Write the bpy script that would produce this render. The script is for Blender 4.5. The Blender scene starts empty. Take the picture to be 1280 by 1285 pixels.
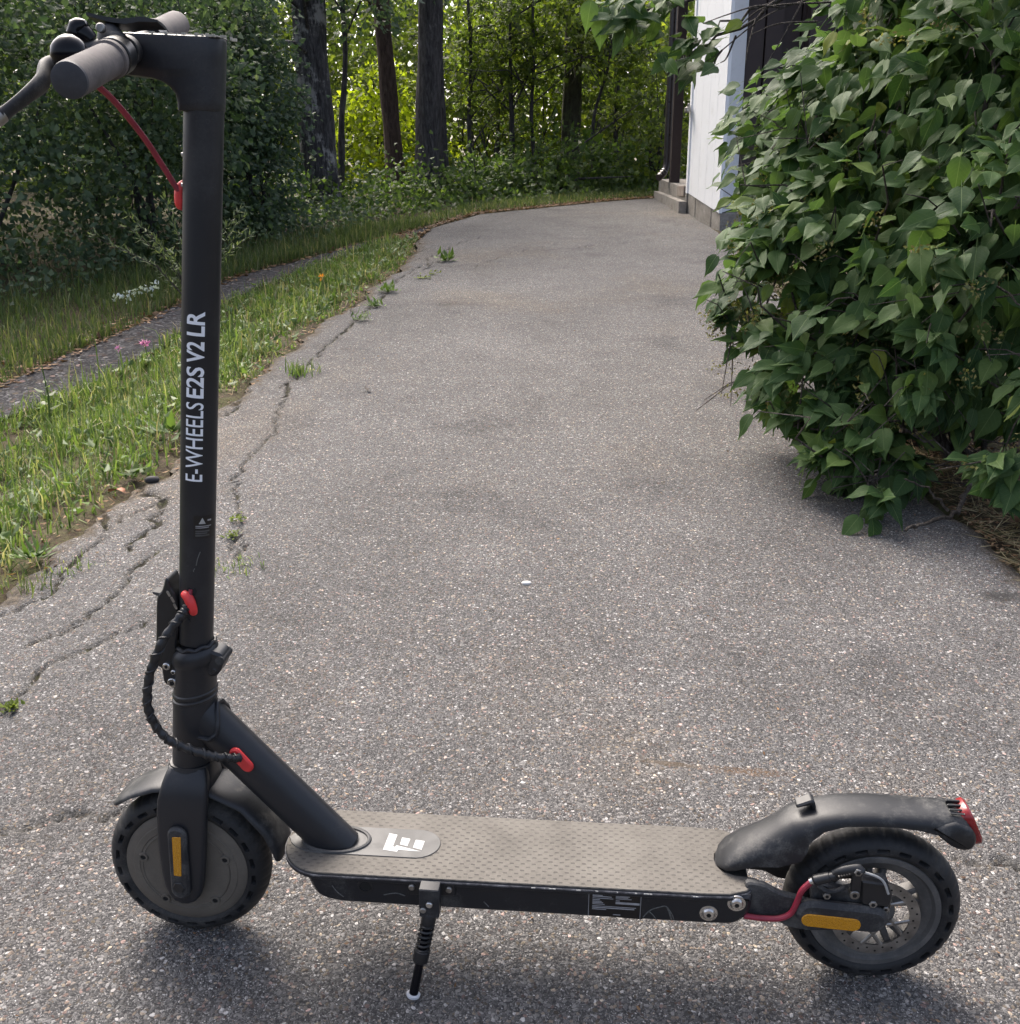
import bpy, bmesh, math, random
import numpy as np
from mathutils import Vector, Matrix

rng = np.random.default_rng(7)
R = math.radians
scene = bpy.context.scene
col = scene.collection

# ------------------------------------------------------------------ camera
cam_d = bpy.data.cameras.new('camera')
cam = bpy.data.objects.new('camera', cam_d)
col.objects.link(cam)
cam.location = (0.0, 0.0, 1.0491)
cam.rotation_euler = (R(90 - 17.6), 0.0, 0.0)
cam_d.sensor_fit = 'HORIZONTAL'
cam_d.sensor_width = 36.0
cam_d.lens = 34.98
cam_d.clip_start = 0.02
cam_d.clip_end = 400.0
scene.camera = cam

# ------------------------------------------------------------------ sky, sun, exposure
SUN_EL, SUN_AZ = R(51), R(-26)          # azimuth measured from +Y towards +X
world = bpy.data.worlds.new('World')
scene.world = world
world.use_nodes = True
wn = world.node_tree
wn.nodes.clear()
w_out = wn.nodes.new('ShaderNodeOutputWorld')
w_bg = wn.nodes.new('ShaderNodeBackground')
w_sky = wn.nodes.new('ShaderNodeTexSky')
w_sky.sky_type = 'NISHITA'
w_sky.sun_disc = False
w_sky.sun_elevation = SUN_EL
w_sky.sun_rotation = SUN_AZ
w_sky.air_density = 0.75
w_sky.dust_density = 7.0
w_sky.ozone_density = 1.0
w_bg.inputs['Strength'].default_value = 0.15
w_hs = wn.nodes.new('ShaderNodeHueSaturation')          # thin haze greys the blue of the sky
w_hs.inputs['Saturation'].default_value = 0.78
wn.links.new(w_sky.outputs[0], w_hs.inputs['Color'])
wn.links.new(w_hs.outputs[0], w_bg.inputs[0])
wn.links.new(w_bg.outputs[0], w_out.inputs[0])

sun_d = bpy.data.lights.new('sun', 'SUN')
sun = bpy.data.objects.new('sun', sun_d)
col.objects.link(sun)
sun_d.energy = 1.05
sun_d.angle = R(27)
sun_d.color = (1.0, 0.94, 0.84)
sdir = Vector((math.sin(SUN_AZ) * math.cos(SUN_EL), math.cos(SUN_AZ) * math.cos(SUN_EL), math.sin(SUN_EL)))
sun.rotation_euler = sdir.to_track_quat('Z', 'Y').to_euler()
sun.location = (-6, 14, 18)

scene.view_settings.view_transform = 'Standard'
scene.view_settings.look = 'None'
scene.view_settings.gamma = 1.0
scene.view_settings.use_curve_mapping = False
scene.view_settings.exposure = 1.52
scene.render.engine = 'CYCLES'
scene.cycles.max_bounces = 6
scene.cycles.transparent_max_bounces = 4
scene.cycles.use_denoising = True

# ------------------------------------------------------------------ object helpers
def tag(o, label=None, cat=None, group=None, kind=None):
    if label: o['label'] = label
    if cat: o['category'] = cat
    if group: o['group'] = group
    if kind: o['kind'] = kind
    return o

def link(name, me, mat=None, parent=None):
    o = bpy.data.objects.new(name, me)
    col.objects.link(o)
    if mat is not None and me is not None and len(me.materials) == 0:
        me.materials.append(mat)
    if parent is not None:
        o.parent = parent
    return o

def empty(name, loc=(0, 0, 0), rz=0.0, parent=None):
    o = bpy.data.objects.new(name, None)
    col.objects.link(o)
    o.empty_display_size = 0.1
    o.location = loc
    o.rotation_euler = (0, 0, rz)
    if parent is not None:
        o.parent = parent
    return o

def mesh_np(verts, faces, smooth=True, sharp=None, uv=None, attrs=None):
    """verts (n,3); faces (m,k) array or a list of such arrays"""
    verts = np.asarray(verts, dtype=np.float32)
    fl = faces if isinstance(faces, list) else [faces]
    fl = [np.asarray(f, dtype=np.int32) for f in fl if len(f)]
    me = bpy.data.meshes.new('mesh')
    me.vertices.add(len(verts))
    me.vertices.foreach_set('co', verts.ravel())
    loops = np.concatenate([f.ravel() for f in fl])
    tot = np.concatenate([np.full(len(f), f.shape[1], np.int32) for f in fl])
    me.loops.add(len(loops))
    me.loops.foreach_set('vertex_index', loops)
    me.polygons.add(len(tot))
    me.polygons.foreach_set('loop_start', np.concatenate([[0], np.cumsum(tot)[:-1]]).astype(np.int32))
    me.update(calc_edges=True)
    if smooth:
        me.polygons.foreach_set('use_smooth', np.ones(len(tot), dtype=bool))
    if uv is not None:
        l = me.uv_layers.new(name='UVMap')
        l.data.foreach_set('uv', np.asarray(uv, np.float32)[loops].ravel())
    if attrs:
        for k, a in attrs.items():
            at = me.attributes.new(k, 'FLOAT', 'POINT')
            at.data.foreach_set('value', np.asarray(a, np.float32).ravel())
    me.validate()
    if sharp is not None:
        me.set_sharp_from_angle(angle=R(sharp))
    return me

def mesh_py(verts, faces, smooth=True, sharp=35):
    me = bpy.data.meshes.new('mesh')
    me.from_pydata([tuple(map(float, v)) for v in verts], [], faces)
    me.update()
    if smooth:
        for pl in me.polygons: pl.use_smooth = True
        me.set_sharp_from_angle(angle=R(sharp))
    return me

class MB:
    """collects several solids that are really one piece into one mesh"""
    def __init__(s): s.v = []; s.f = []
    def add(s, vf):
        v, f = vf
        n = len(s.v)
        s.v += [tuple(map(float, q)) for q in v]
        s.f += [tuple(i + n for i in q) for q in f]
        return s
    def build(s, name, mat, parent=None, sharp=35, smooth=True):
        me = mesh_py(s.v, s.f, smooth, sharp)
        bm = bmesh.new(); bm.from_mesh(me)
        bmesh.ops.recalc_face_normals(bm, faces=bm.faces)
        bm.to_mesh(me); bm.free()
        return link(name, me, mat, parent)

def loft(rings, cap=True, closed=True, loop=False):
    n = len(rings[0]); v = []; f = []
    for r in rings: v += [tuple(q) for q in r]
    m = len(rings)
    for i in range(m if loop else m - 1):
        a, b = i * n, ((i + 1) % m) * n
        for j in range(n if closed else n - 1):
            k = (j + 1) % n
            f.append((a + j, a + k, b + k, b + j))
    if cap and not loop:
        f.append(tuple(reversed(range(n))))
        f.append(tuple((m - 1) * n + j for j in range(n)))
    return v, f

def frames(pts):
    P = [Vector(q) for q in pts]
    T = []
    for i in range(len(P)):
        a = P[max(0, i - 1)]; b = P[min(len(P) - 1, i + 1)]
        T.append((b - a).normalized())
    up = Vector((0, 0, 1)) if abs(T[0].z) < .9 else Vector((0, 1, 0))
    N = [(up - T[0] * up.dot(T[0])).normalized()]
    for i in range(1, len(P)):
        n = N[-1] - T[i] * N[-1].dot(T[i])
        N.append(n.normalized() if n.length > 1e-6 else N[-1])
    return P, T, N

def tube(pts, rad, n=10, cap=True, sq=1.0):
    """swept round bar; rad number or list; sq scales along the second axis"""
    P, T, N = frames(pts)
    if not hasattr(rad, '__len__'): rad = [rad] * len(P)
    rings = []
    for p, t, nn, r in zip(P, T, N, rad):
        b = t.cross(nn)
        rings.append([p + nn * (r * math.cos(2 * math.pi * k / n)) + b * (r * sq * math.sin(2 * math.pi * k / n)) for k in range(n)])
    return loft(rings, cap)

def curve_pts(pts, n=8):
    """Catmull-Rom through pts"""
    P = [Vector(q) for q in pts]
    P = [P[0] * 2 - P[1]] + P + [P[-1] * 2 - P[-2]]
    out = []
    for i in range(1, len(P) - 2):
        for k in range(n):
            t = k / n
            a, b, c, d = P[i - 1], P[i], P[i + 1], P[i + 2]
            out.append(0.5 * ((2 * b) + (c - a) * t + (2 * a - 5 * b + 4 * c - d) * t * t + (3 * b - a - 3 * c + d) * t ** 3))
    out.append(P[-2])
    return out

def box(x0, x1, y0, y1, z0, z1, b=0.0):
    if b <= 0:
        v = [(x, y, z) for z in (z0, z1) for x, y in ((x0, y0), (x1, y0), (x1, y1), (x0, y1))]
        return v, [(3, 2, 1, 0), (4, 5, 6, 7), (0, 1, 5, 4), (1, 2, 6, 5), (2, 3, 7, 6), (3, 0, 4, 7)]
    def ring(z, s):
        return [(x0 + s + b, y0 + s, z), (x1 - s - b, y0 + s, z), (x1 - s, y0 + s + b, z), (x1 - s, y1 - s - b, z),
                (x1 - s - b, y1 - s, z), (x0 + s + b, y1 - s, z), (x0 + s, y1 - s - b, z), (x0 + s, y0 + s + b, z)]
    return loft([ring(z0, b), ring(z0 + b, 0), ring(z1 - b, 0), ring(z1, b)])

def inset(poly, d):
    n = len(poly); out = []
    area = sum(poly[i][0] * poly[(i + 1) % n][1] - poly[(i + 1) % n][0] * poly[i][1] for i in range(n))
    s = 1 if area > 0 else -1
    for i in range(n):
        a = Vector(poly[i - 1]); b = Vector(poly[i]); c = Vector(poly[(i + 1) % n])
        e1 = (b - a).normalized(); e2 = (c - b).normalized()
        n1 = Vector((-e1.y, e1.x)) * s; n2 = Vector((-e2.y, e2.x)) * s
        m = (n1 + n2)
        m = m.normalized() if m.length > 1e-6 else n1
        k = d / max(.4, m.dot(n1))
        out.append((b.x + m.x * k, b.y + m.y * k))
    return out

def rounded(poly, r, seg=4):
    """round the corners of a 2-D polygon"""
    n = len(poly); out = []
    for i in range(n):
        a = Vector(poly[i - 1]); b = Vector(poly[i]); c = Vector(poly[(i + 1) % n])
        rr = r[i] if hasattr(r, '__len__') else r
        if rr <= 0: out.append(tuple(b)); continue
        d = min(rr, (a - b).length * .48, (c - b).length * .48)
        p0 = b + (a - b).normalized() * d; p1 = b + (c - b).normalized() * d
        for k in range(seg + 1):
            t = k / seg
            q = p0 * (1 - t) ** 2 + b * (2 * t * (1 - t)) + p1 * t * t
            out.append((q.x, q.y))
    return out

def slab(poly, a, b, bev=0.0, plane='uz'):
    """a 2-D outline given thickness from a to b along the remaining axis, edges chamfered"""
    def P(q, h):
        return (q[0], h, q[1]) if plane == 'uz' else ((q[0], q[1], h) if plane == 'uw' else (h, q[0], q[1]))
    if bev <= 0:
        return loft([[P(q, a) for q in poly], [P(q, b) for q in poly]])
    ins = inset(poly, bev); s = bev if b > a else -bev
    return loft([[P(q, a) for q in ins], [P(q, a + s) for q in poly], [P(q, b - s) for q in poly], [P(q, b) for q in ins]])

def capsule2d(c0, c1, r, seg=8):
    a = Vector(c0); b = Vector(c1); d = (b - a).normalized(); ang = math.atan2(d.y, d.x)
    out = [(b.x + r * math.cos(ang - math.pi / 2 + math.pi * k / seg), b.y + r * math.sin(ang - math.pi / 2 + math.pi * k / seg)) for k in range(seg + 1)]
    out += [(a.x + r * math.cos(ang + math.pi / 2 + math.pi * k / seg), a.y + r * math.sin(ang + math.pi / 2 + math.pi * k / seg)) for k in range(seg + 1)]
    return out

def lathe_w(prof, c, n=64, closed=True):
    """prof: (radius, w) turned about the w axis at c=(u,z)"""
    rings = []
    for k in range(n):
        a = 2 * math.pi * k / n
        rings.append([(c[0] + r * math.cos(a), w, c[1] + r * math.sin(a)) for r, w in prof])
    return loft(rings, cap=False, closed=closed, loop=True)

def disc_w(c, r, w0, w1, n=20, b=0.001):
    """short cylinder along w"""
    def ring(rr, w): return [(c[0] + rr * math.cos(2 * math.pi * k / n), w, c[1] + rr * math.sin(2 * math.pi * k / n)) for k in range(n)]
    s = b if w1 > w0 else -b
    return loft([ring(r, w0), ring(r, w1 - s), ring(r - b, w1)])

# ------------------------------------------------------------------ material helpers
class NT:
    def __init__(s, name):
        s.m = bpy.data.materials.new(name); s.m.use_nodes = True
        s.t = s.m.node_tree; s.t.nodes.clear()
        s.out = s.t.nodes.new('ShaderNodeOutputMaterial')
    def n(s, typ, **kw):
        nd = s.t.nodes.new('ShaderNode' + typ)
        for k, v in kw.items():
            if k in nd.inputs: 
                s.set(nd.inputs[k], v)
            else: setattr(nd, k, v)
        return nd
    def set(s, inp, v):
        if isinstance(v, bpy.types.NodeSocket): s.t.links.new(v, inp)
        elif isinstance(v, bpy.types.Node): s.t.links.new(v.outputs[0], inp)
        else:
            if hasattr(inp.default_value, '__len__') and len(inp.default_value) == 4 and len(v) == 3: v = (*v, 1)
            inp.default_value = v
    def math(s, op, a, b=0.0, c=0.0, clamp=False):
        nd = s.t.nodes.new('ShaderNodeMath'); nd.operation = op; nd.use_clamp = clamp
        s.set(nd.inputs[0], a); s.set(nd.inputs[1], b); s.set(nd.inputs[2], c)
        return nd.outputs[0]
    def noise(s, vec, scale, detail=3, rough=.55, dist=0.0):
        nd = s.n('TexNoise', Scale=scale, Detail=detail, Roughness=rough, Distortion=dist)
        if vec is not None: s.set(nd.inputs['Vector'], vec)
        return nd.outputs['Fac']
    def ramp(s, fac, stops, interp='LINEAR'):
        nd = s.t.nodes.new('ShaderNodeValToRGB'); cr = nd.color_ramp; cr.interpolation = interp
        while len(cr.elements) < len(stops): cr.elements.new(.5)
        for e, (p, c) in zip(cr.elements, stops):
            e.position = p; e.color = (*c, 1) if len(c) == 3 else c
        s.set(nd.inputs[0], fac)
        return nd.outputs[0]
    def smooth(s, v, a, b):
        nd = s.t.nodes.new('ShaderNodeMapRange'); nd.interpolation_type = 'SMOOTHSTEP'
        s.set(nd.inputs[0], v); nd.inputs[1].default_value = a; nd.inputs[2].default_value = b
        return nd.outputs[0]
    def mix(s, fac, a, b, mode='MIX'):
        nd = s.t.nodes.new('ShaderNodeMix'); nd.data_type = 'RGBA'; nd.blend_type = mode
        s.set(nd.inputs[0], fac); s.set(nd.inputs[6], a); s.set(nd.inputs[7], b)
        return nd.outputs[2]
    def bump(s, h, strength=.3, dist=.002, normal=None):
        nd = s.n('Bump', Strength=strength, Distance=dist, Height=h)
        if normal is not None: s.set(nd.inputs['Normal'], normal)
        return nd.outputs[0]
    def bsdf(s, color, rough=.5, metal=0.0, normal=None, spec=.5, **kw):
        nd = s.t.nodes.new('ShaderNodeBsdfPrincipled')
        s.set(nd.inputs['Base Color'], color); s.set(nd.inputs['Roughness'], rough); s.set(nd.inputs['Metallic'], metal)
        s.set(nd.inputs['Specular IOR Level'], spec)
        if normal is not None: s.set(nd.inputs['Normal'], normal)
        for k, v in kw.items(): s.set(nd.inputs[k], v)
        return nd
    def done(s, shader):
        s.t.links.new(shader.outputs[0] if isinstance(shader, bpy.types.Node) else shader, s.out.inputs['Surface'])
        return s.m
    def obj(s): return s.t.nodes.new('ShaderNodeTexCoord').outputs['Object']

def mat_simple(name, c, rough=.5, metal=0.0, var=.25, scale=60, bump=.0, spec=.5, c2=None, bdist=.001):
    """paint, plastic or rubber with fine uneven colour and gloss"""
    t = NT(name); o = t.obj()
    f = t.noise(o, scale, 4)
    c2 = c2 or tuple(min(1, x * (1 + var)) for x in c)
    c1 = tuple(x * (1 - var * .7) for x in c)
    cl = t.ramp(f, [(.35, c1), (.65, c2)])
    rg = t.math('MULTIPLY_ADD', f, .2, rough - .1)
    nm = t.bump(t.noise(o, scale * 12, 2), bump, bdist) if bump else None
    return t.done(t.bsdf(cl, rg, metal, nm, spec))

def mat_dusty(name, c, dust, scale=18, lo=.45, hi=.7, rough=.55, fine=400, bump=.15):
    """dark plastic or rubber with patches of dried dust and small scuffs"""
    t = NT(name); o = t.obj()
    f = t.noise(o, scale, 6, .65)
    g = t.noise(o, fine, 2)
    m = t.smooth(t.math('ADD', f, t.math('MULTIPLY', t.math('SUBTRACT', g, .5), .25)), lo, hi)
    scr = t.noise(o, scale * 3, 1, .5, 2.5)
    line = t.smooth(t.math('ABSOLUTE', t.math('SUBTRACT', scr, .5)), .012, .0)
    m2 = t.math('MAXIMUM', m, t.math('MULTIPLY', line, t.smooth(f, .5, .62)), clamp=True)
    cl = t.mix(m2, c, dust)
    rg = t.math('MULTIPLY_ADD', m2, .3, rough)
    return t.done(t.bsdf(cl, rg, 0, t.bump(g, bump, .0006), .4))

def mat_leaf(name, stops, trans=.35, rough=.5, tcol=None, veins=False, spec=.35):
    """leaf: colour differs leaf by leaf, light shines through the blade"""
    t = NT(name)
    geo = t.t.nodes.new('ShaderNodeNewGeometry')
    rnd = geo.outputs['Random Per Island']
    if veins:
        oi = t.t.nodes.new('ShaderNodeObjectInfo')
        rnd = t.math('FRACT', t.math('ADD', rnd, oi.outputs['Random']))
    cl = t.ramp(rnd, stops)
    nm = None
    if veins:
        uv = t.t.nodes.new('ShaderNodeTexCoord').outputs['UV']
        sx = t.n('SeparateXYZ', Vector=uv)
        ax = t.math('ABSOLUTE', t.math('SUBTRACT', sx.outputs[0], .5))
        mid = t.smooth(ax, .022, .006)
        ph = t.math('SUBTRACT', t.math('MULTIPLY', sx.outputs[1], 7.5), t.math('MULTIPLY', ax, 5.0))
        v = t.math('ABSOLUTE', t.math('SUBTRACT', t.math('FRACT', ph), .5))
        side = t.smooth(v, .07, .0)
        vein = t.math('MAXIMUM', mid, t.math('MULTIPLY', side, .35))
        blot = t.noise(uv, 5, 3)
        cl = t.mix(t.math('MULTIPLY', t.smooth(blot, .4, .75), .35), cl, (.05, .085, .02))
        spot = t.smooth(t.noise(t.obj(), 42, 4, .7), .66, .74)
        cl = t.mix(t.math('MULTIPLY', spot, .5), cl, (.085, .075, .03))
        cl = t.mix(t.math('MULTIPLY', vein, .55), cl, (.16, .22, .09))
        back = geo.outputs['Backfacing']
        cl = t.mix(t.math('MULTIPLY', back, .3), cl, (.10, .15, .07))
        nm = t.bump(t.math('SUBTRACT', t.noise(uv, 9, 2), vein), .25, .003)
    b = t.bsdf(cl, rough, 0, nm, spec)
    tr = t.t.nodes.new('ShaderNodeBsdfTranslucent')
    tc = t.mix(.6, cl, tcol) if tcol else cl
    t.set(tr.inputs[0], t.mix(1.0, tc, (1.6, 1.7, .9), 'MULTIPLY'))
    mx = t.t.nodes.new('ShaderNodeMixShader')
    mx.inputs[0].default_value = trans
    t.t.links.new(b.outputs[0], mx.inputs[1]); t.t.links.new(tr.outputs[0], mx.inputs[2])
    return t.done(mx)

# ------------------------------------------------------------------ materials
M_SLOPE = 0.0961

def mat_asphalt(name, dark, light, cracked=True, stone=105.0):
    t = NT(name); o = t.obj()
    warp = t.n('VectorMath', operation='ADD')
    nz = t.n('TexNoise', Scale=90.0, Detail=2.0); t.set(nz.inputs['Vector'], o)
    sc = t.n('VectorMath', operation='SCALE'); t.set(sc.inputs[0], nz.outputs['Color']); sc.inputs['Scale'].default_value = .009
    t.set(warp.inputs[0], o); t.set(warp.inputs[1], sc.outputs[0])
    v1 = t.n('TexVoronoi', Scale=stone, Randomness=1.0); t.set(v1.inputs['Vector'], warp.outputs[0])
    v2 = t.n('TexVoronoi', Scale=stone * 2.3, Randomness=1.0); t.set(v2.inputs['Vector'], warp.outputs[0])
    s1 = t.n('SeparateXYZ', Vector=v1.outputs['Color']); s2 = t.n('SeparateXYZ', Vector=v2.outputs['Color'])
    stops = [(0, dark), (.3, tuple(a * .6 + b * .4 for a, b in zip(dark, light))), (.6, tuple(a * .3 + b * .7 for a, b in zip(dark, light))),
             (.84, light), (.96, tuple(min(1, 1.6 * x) for x in light)), (1, tuple(min(.5, 2.7 * x) for x in light))]
    c1 = t.ramp(s1.outputs[0], stops)
    c2 = t.ramp(s2.outputs[0], stops)
    # pinkish and yellowish pebbles
    tint = t.ramp(s1.outputs[1], [(.0, (1, 1, 1)), (.62, (1, 1, 1)), (.72, (1.12, .98, .86)), (.86, (1.2, 1.05, .82)), (.95, (1.25, .92, .84))])
    c1 = t.mix(1.0, c1, tint, 'MULTIPLY')
    big = t.smooth(v1.outputs['Distance'], .62, .44)
    use1 = t.math('MULTIPLY', big, t.math('GREATER_THAN', s1.outputs[2], .3))
    cl = t.mix(use1, c2, c1)
    gap = t.smooth(v2.outputs['Distance'], .36, .62)
    cl = t.mix(t.math('MULTIPLY', t.math('MULTIPLY', gap, .75), t.math('SUBTRACT', 1.0, t.math('MULTIPLY', use1, .8))), cl, (.035, .034, .036))
    fz = t.noise(o, 700, 2, .6)
    fv = t.n('CombineXYZ'); [t.set(fv.inputs[i], t.math('MULTIPLY_ADD', fz, 1.3, .35)) for i in range(3)]
    cl = t.mix(.8, cl, fv.outputs[0], 'MULTIPLY')
    # worn and stained areas at the size of a step or a car
    big1 = t.noise(o, 1.1, 4, .6); big2 = t.noise(o, 5.0, 4, .6)
    big0 = t.noise(o, .42, 3, .5)
    shade = t.math('ADD', t.math('MULTIPLY', big1, .75), t.math('MULTIPLY_ADD', big2, .45, t.math('MULTIPLY_ADD', big0, .7, .05)))
    tan = t.smooth(t.noise(o, .9, 4, .6), .50, .72)
    cl = t.mix(t.math('MULTIPLY', tan, .34), cl, t.mix(1.0, cl, (1.25, 1.06, .80), 'MULTIPLY'))
    drk = t.smooth(t.noise(o, 1.9, 5, .65), .54, .70)
    cl = t.mix(t.math('MULTIPLY', drk, .42), cl, t.mix(1.0, cl, (.45, .45, .47), 'MULTIPLY'))
    vv = t.n('Combine' + 'XYZ'); [t.set(vv.inputs[i], shade) for i in range(3)]
    cl = t.mix(1.0, cl, vv.outputs[0], 'MULTIPLY')
    h = t.math('SUBTRACT', t.math('MULTIPLY', t.math('SUBTRACT', .6, v2.outputs['Distance']), .6), t.math('MULTIPLY', v1.outputs['Distance'], .7))
    rough = .82
    if cracked:
        sx = t.n('SeparateXYZ', Vector=o)
        ck = t.n('Attribute', attribute_name='crack').outputs['Fac']
        cw = t.n('Attribute', attribute_name='crack_width').outputs['Fac']
        dn = t.math('MULTIPLY', t.math('SUBTRACT', t.noise(o, 190, 4, .8), .5), .012)
        d = t.math('SUBTRACT', t.math('ADD', ck, dn), cw)
        mk = t.smooth(d, .0018, -.0012)
        dirt = t.ramp(t.noise(o, 40, 3), [(.3, (.007, .006, .005)), (.5, (.018, .015, .011)), (.62, (.035, .04, .012)), (.75, (.05, .042, .028))])
        cl = t.mix(mk, cl, dirt)
        # crumbly dirty rim along the cracks and the verge
        rim = t.math('MULTIPLY', t.smooth(t.math('ADD', d, t.math('MULTIPLY', t.noise(o, 25, 4), .02)), .026, .006), .25)
        cl = t.mix(rim, cl, (.085, .078, .06))
        ed = t.n('Attribute', attribute_name='verge').outputs['Fac']
        e2 = t.smooth(t.math('ADD', ed, t.math('MULTIPLY', t.math('SUBTRACT', t.noise(o, 14, 5, .65), .5), .22)), .07, .0)
        cl = t.mix(t.math('MULTIPLY', e2, .75), cl, t.ramp(t.noise(o, 70, 3), [(.35, (.035, .026, .017)), (.6, (.11, .085, .055)), (.75, (.16, .12, .07))]))
        # rusty soil streak and an oil spot
        def spot(cx, cy, rx, ry, ang=0):
            dx = t.math('SUBTRACT', sx.outputs[0], cx); dy = t.math('SUBTRACT', sx.outputs[1], cy)
            a, b = math.cos(ang), math.sin(ang)
            p = t.math('ADD', t.math('MULTIPLY', dx, a / rx), t.math('MULTIPLY', dy, b / rx))
            q = t.math('ADD', t.math('MULTIPLY', dx, -b / ry), t.math('MULTIPLY', dy, a / ry))
            rr = t.math('SQRT', t.math('ADD', t.math('MULTIPLY', p, p), t.math('MULTIPLY', q, q)))
            return t.smooth(t.math('ADD', rr, t.math('MULTIPLY', t.math('SUBTRACT', t.noise(o, 30, 4, .7), .5), 1.4)), 1.1, .35)
        cl = t.mix(t.math('MULTIPLY', spot(.40, 1.442, .085, .014, -.12), t.smooth(t.noise(o, 210, 3, .7), .35, .7)), cl, (.115, .072, .042))
        cl = t.mix(t.math('MULTIPLY', spot(.27, 1.463, .06, .008, -.2), .6), cl, (.10, .075, .05))
        cl = t.mix(t.math('MULTIPLY', spot(1.10, 2.06, .06, .035), .7), cl, (.03, .028, .027))
        h = t.math('SUBTRACT', h, t.math('MULTIPLY', mk, .5))
    nm = t.bump(h, .75, .0035)
    return t.done(t.bsdf(cl, rough if cracked else .95, 0, nm, .14 if cracked else .05))

asphalt = mat_asphalt('asphalt', (.046, .045, .045), (.186, .180, .175), stone=200.0)
asphalt_path = mat_asphalt('path_asphalt', (.022, .022, .023), (.085, .082, .083), cracked=False, stone=38)

def mat_soil():
    t = NT('soil'); o = t.obj()
    f = t.noise(o, 9, 6, .7); g = t.noise(o, 70, 4, .7)
    c = t.ramp(t.math('ADD', t.math('MULTIPLY', f, .55), t.math('MULTIPLY', g, .45)), [(.32, (.022, .016, .011)), (.46, (.05, .036, .022)), (.56, (.075, .07, .03)), (.66, (.045, .06, .018)), (.78, (.11, .095, .05))])
    return t.done(t.bsdf(c, .9, 0, t.bump(g, .8, .012), .2))
soil = mat_soil()

paint_black = mat_dusty('matt_black_paint', (.0160, .0170, .0205), (.040, .040, .042), 11, .48, .86, .40, 260, .06)
plastic_black = mat_simple('black_plastic', (.012, .0125, .014), .42, var=.3, scale=40)
plastic_grey = mat_dusty('worn_dark_plastic', (.018, .019, .022), (.11, .108, .103), 22, .40, .76)
fender_plastic = mat_dusty('dusty_fender_plastic', (.0140, .0150, .0175), (.095, .093, .088), 26, .46, .80, .44)
deck_side = mat_dusty('scuffed_black_side', (.012, .013, .016), (.10, .098, .092), 20, .50, .85, .4)
rubber = mat_dusty('tyre_rubber', (.013, .0135, .015), (.085, .080, .073), 20, .42, .85, .6)
hub_mat = mat_dusty('dusty_hub_cover', (.098, .085, .070), (.15, .132, .108), 16, .3, .8, .72)
grip_rubber = mat_dusty('faded_grip_rubber', (.045, .041, .042), (.15, .132, .128), 30, .2, .75, .7)
grip_end = mat_dusty('grip_end_rubber', (.035, .037, .045), (.06, .062, .07), 40, .4, .8, .6)
steel = mat_simple('bright_steel', (.56, .55, .53), .28, 1.0, var=.2, scale=90)
steel_dull = mat_simple('dull_steel', (.30, .29, .275), .45, 1.0, var=.35, scale=60)
alloy = mat_dusty('dusty_alloy_rim', (.075, .074, .073), (.16, .15, .14), 30, .35, .8, .45)
red_rubber = mat_simple('red_rubber', (.62, .035, .035), .45, var=.15, scale=60)
red_cable = mat_simple('dark_red_cable', (.23, .016, .035), .42, var=.2, scale=60)
red_lens = mat_simple('red_lens', (.20, .012, .014), .22, var=.2, scale=60)
white_print = mat_simple('white_print', (.36, .36, .35), .5, var=.12, scale=90)
letter_white = mat_simple('lettering_white', (.80, .82, .86), .5, var=.05, scale=90)
grey_print = mat_simple('grey_print', (.30, .30, .31), .6, var=.2, scale=90)
label_black = mat_simple('label_black', (.004, .004, .005), .35, var=.1)
void_black = mat_simple('dark_hole', (.004, .004, .004), .8, var=.1)
bell_black = mat_simple('glossy_black_bell', (.006, .006, .008), .16, var=.1, spec=.2)
silver_edge = mat_dusty('worn_silver_edge', (.035, .035, .04), (.16, .16, .17), 60, .42, .7, .45)

def mat_amber():
    t = NT('amber_reflector'); o = t.obj()
    v = t.n('TexVoronoi', Scale=800.0); t.set(v.inputs['Vector'], o)
    c = t.ramp(v.outputs['Distance'], [(0, (.66, .32, .012)), (.5, (.52, .23, .008)), (1, (.40, .17, .006))])
    return t.done(t.bsdf(c, .25, 0, t.bump(v.outputs['Distance'], .6, .001), .5))
amber = mat_amber()

def mat_mat():
    t = NT('deck_mat_rubber'); o = t.obj()
    s = t.n('SeparateXYZ', Vector=o)
    row = t.math('DIVIDE', s.outputs[1], .0062)
    ri = t.math('FLOOR', row); rf = t.math('FRACT', row)
    shift = t.math('MULTIPLY', t.math('MODULO', t.math('ADD', ri, 100.0), 2.0), .5)
    uu = t.math('FRACT', t.math('ADD', t.math('DIVIDE', s.outputs[0], .0138), shift))
    dash = t.math('MULTIPLY', t.smooth(t.math('ABSOLUTE', t.math('SUBTRACT', uu, .5)), .20, .14), t.smooth(t.math('ABSOLUTE', t.math('SUBTRACT', rf, .5)), .26, .14))
    f = t.noise(o, 14, 6, .65); g = t.noise(o, 260, 3)
    base = t.ramp(t.math('ADD', t.math('MULTIPLY', f, .7), t.math('MULTIPLY', g, .3)), [(.32, (.078, .071, .062)), (.5, (.114, .104, .091)), (.68, (.142, .131, .115))])
    wear = t.smooth(t.noise(o, 9, 5, .7), .36, .6)
    cl = t.mix(t.math('MULTIPLY', dash, t.math('MULTIPLY_ADD', wear, .5, .22)), base, (.045, .042, .039))
    h = t.math('SUBTRACT', t.math('MULTIPLY', g, .2), dash)
    return t.done(t.bsdf(cl, .75, 0, t.bump(h, .5, .0012), .3))
mat_rubber = mat_mat()
plate_mat = mat_dusty('smooth_grey_plate', (.036, .037, .039), (.085, .083, .079), 24, .35, .8, .42)

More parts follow.
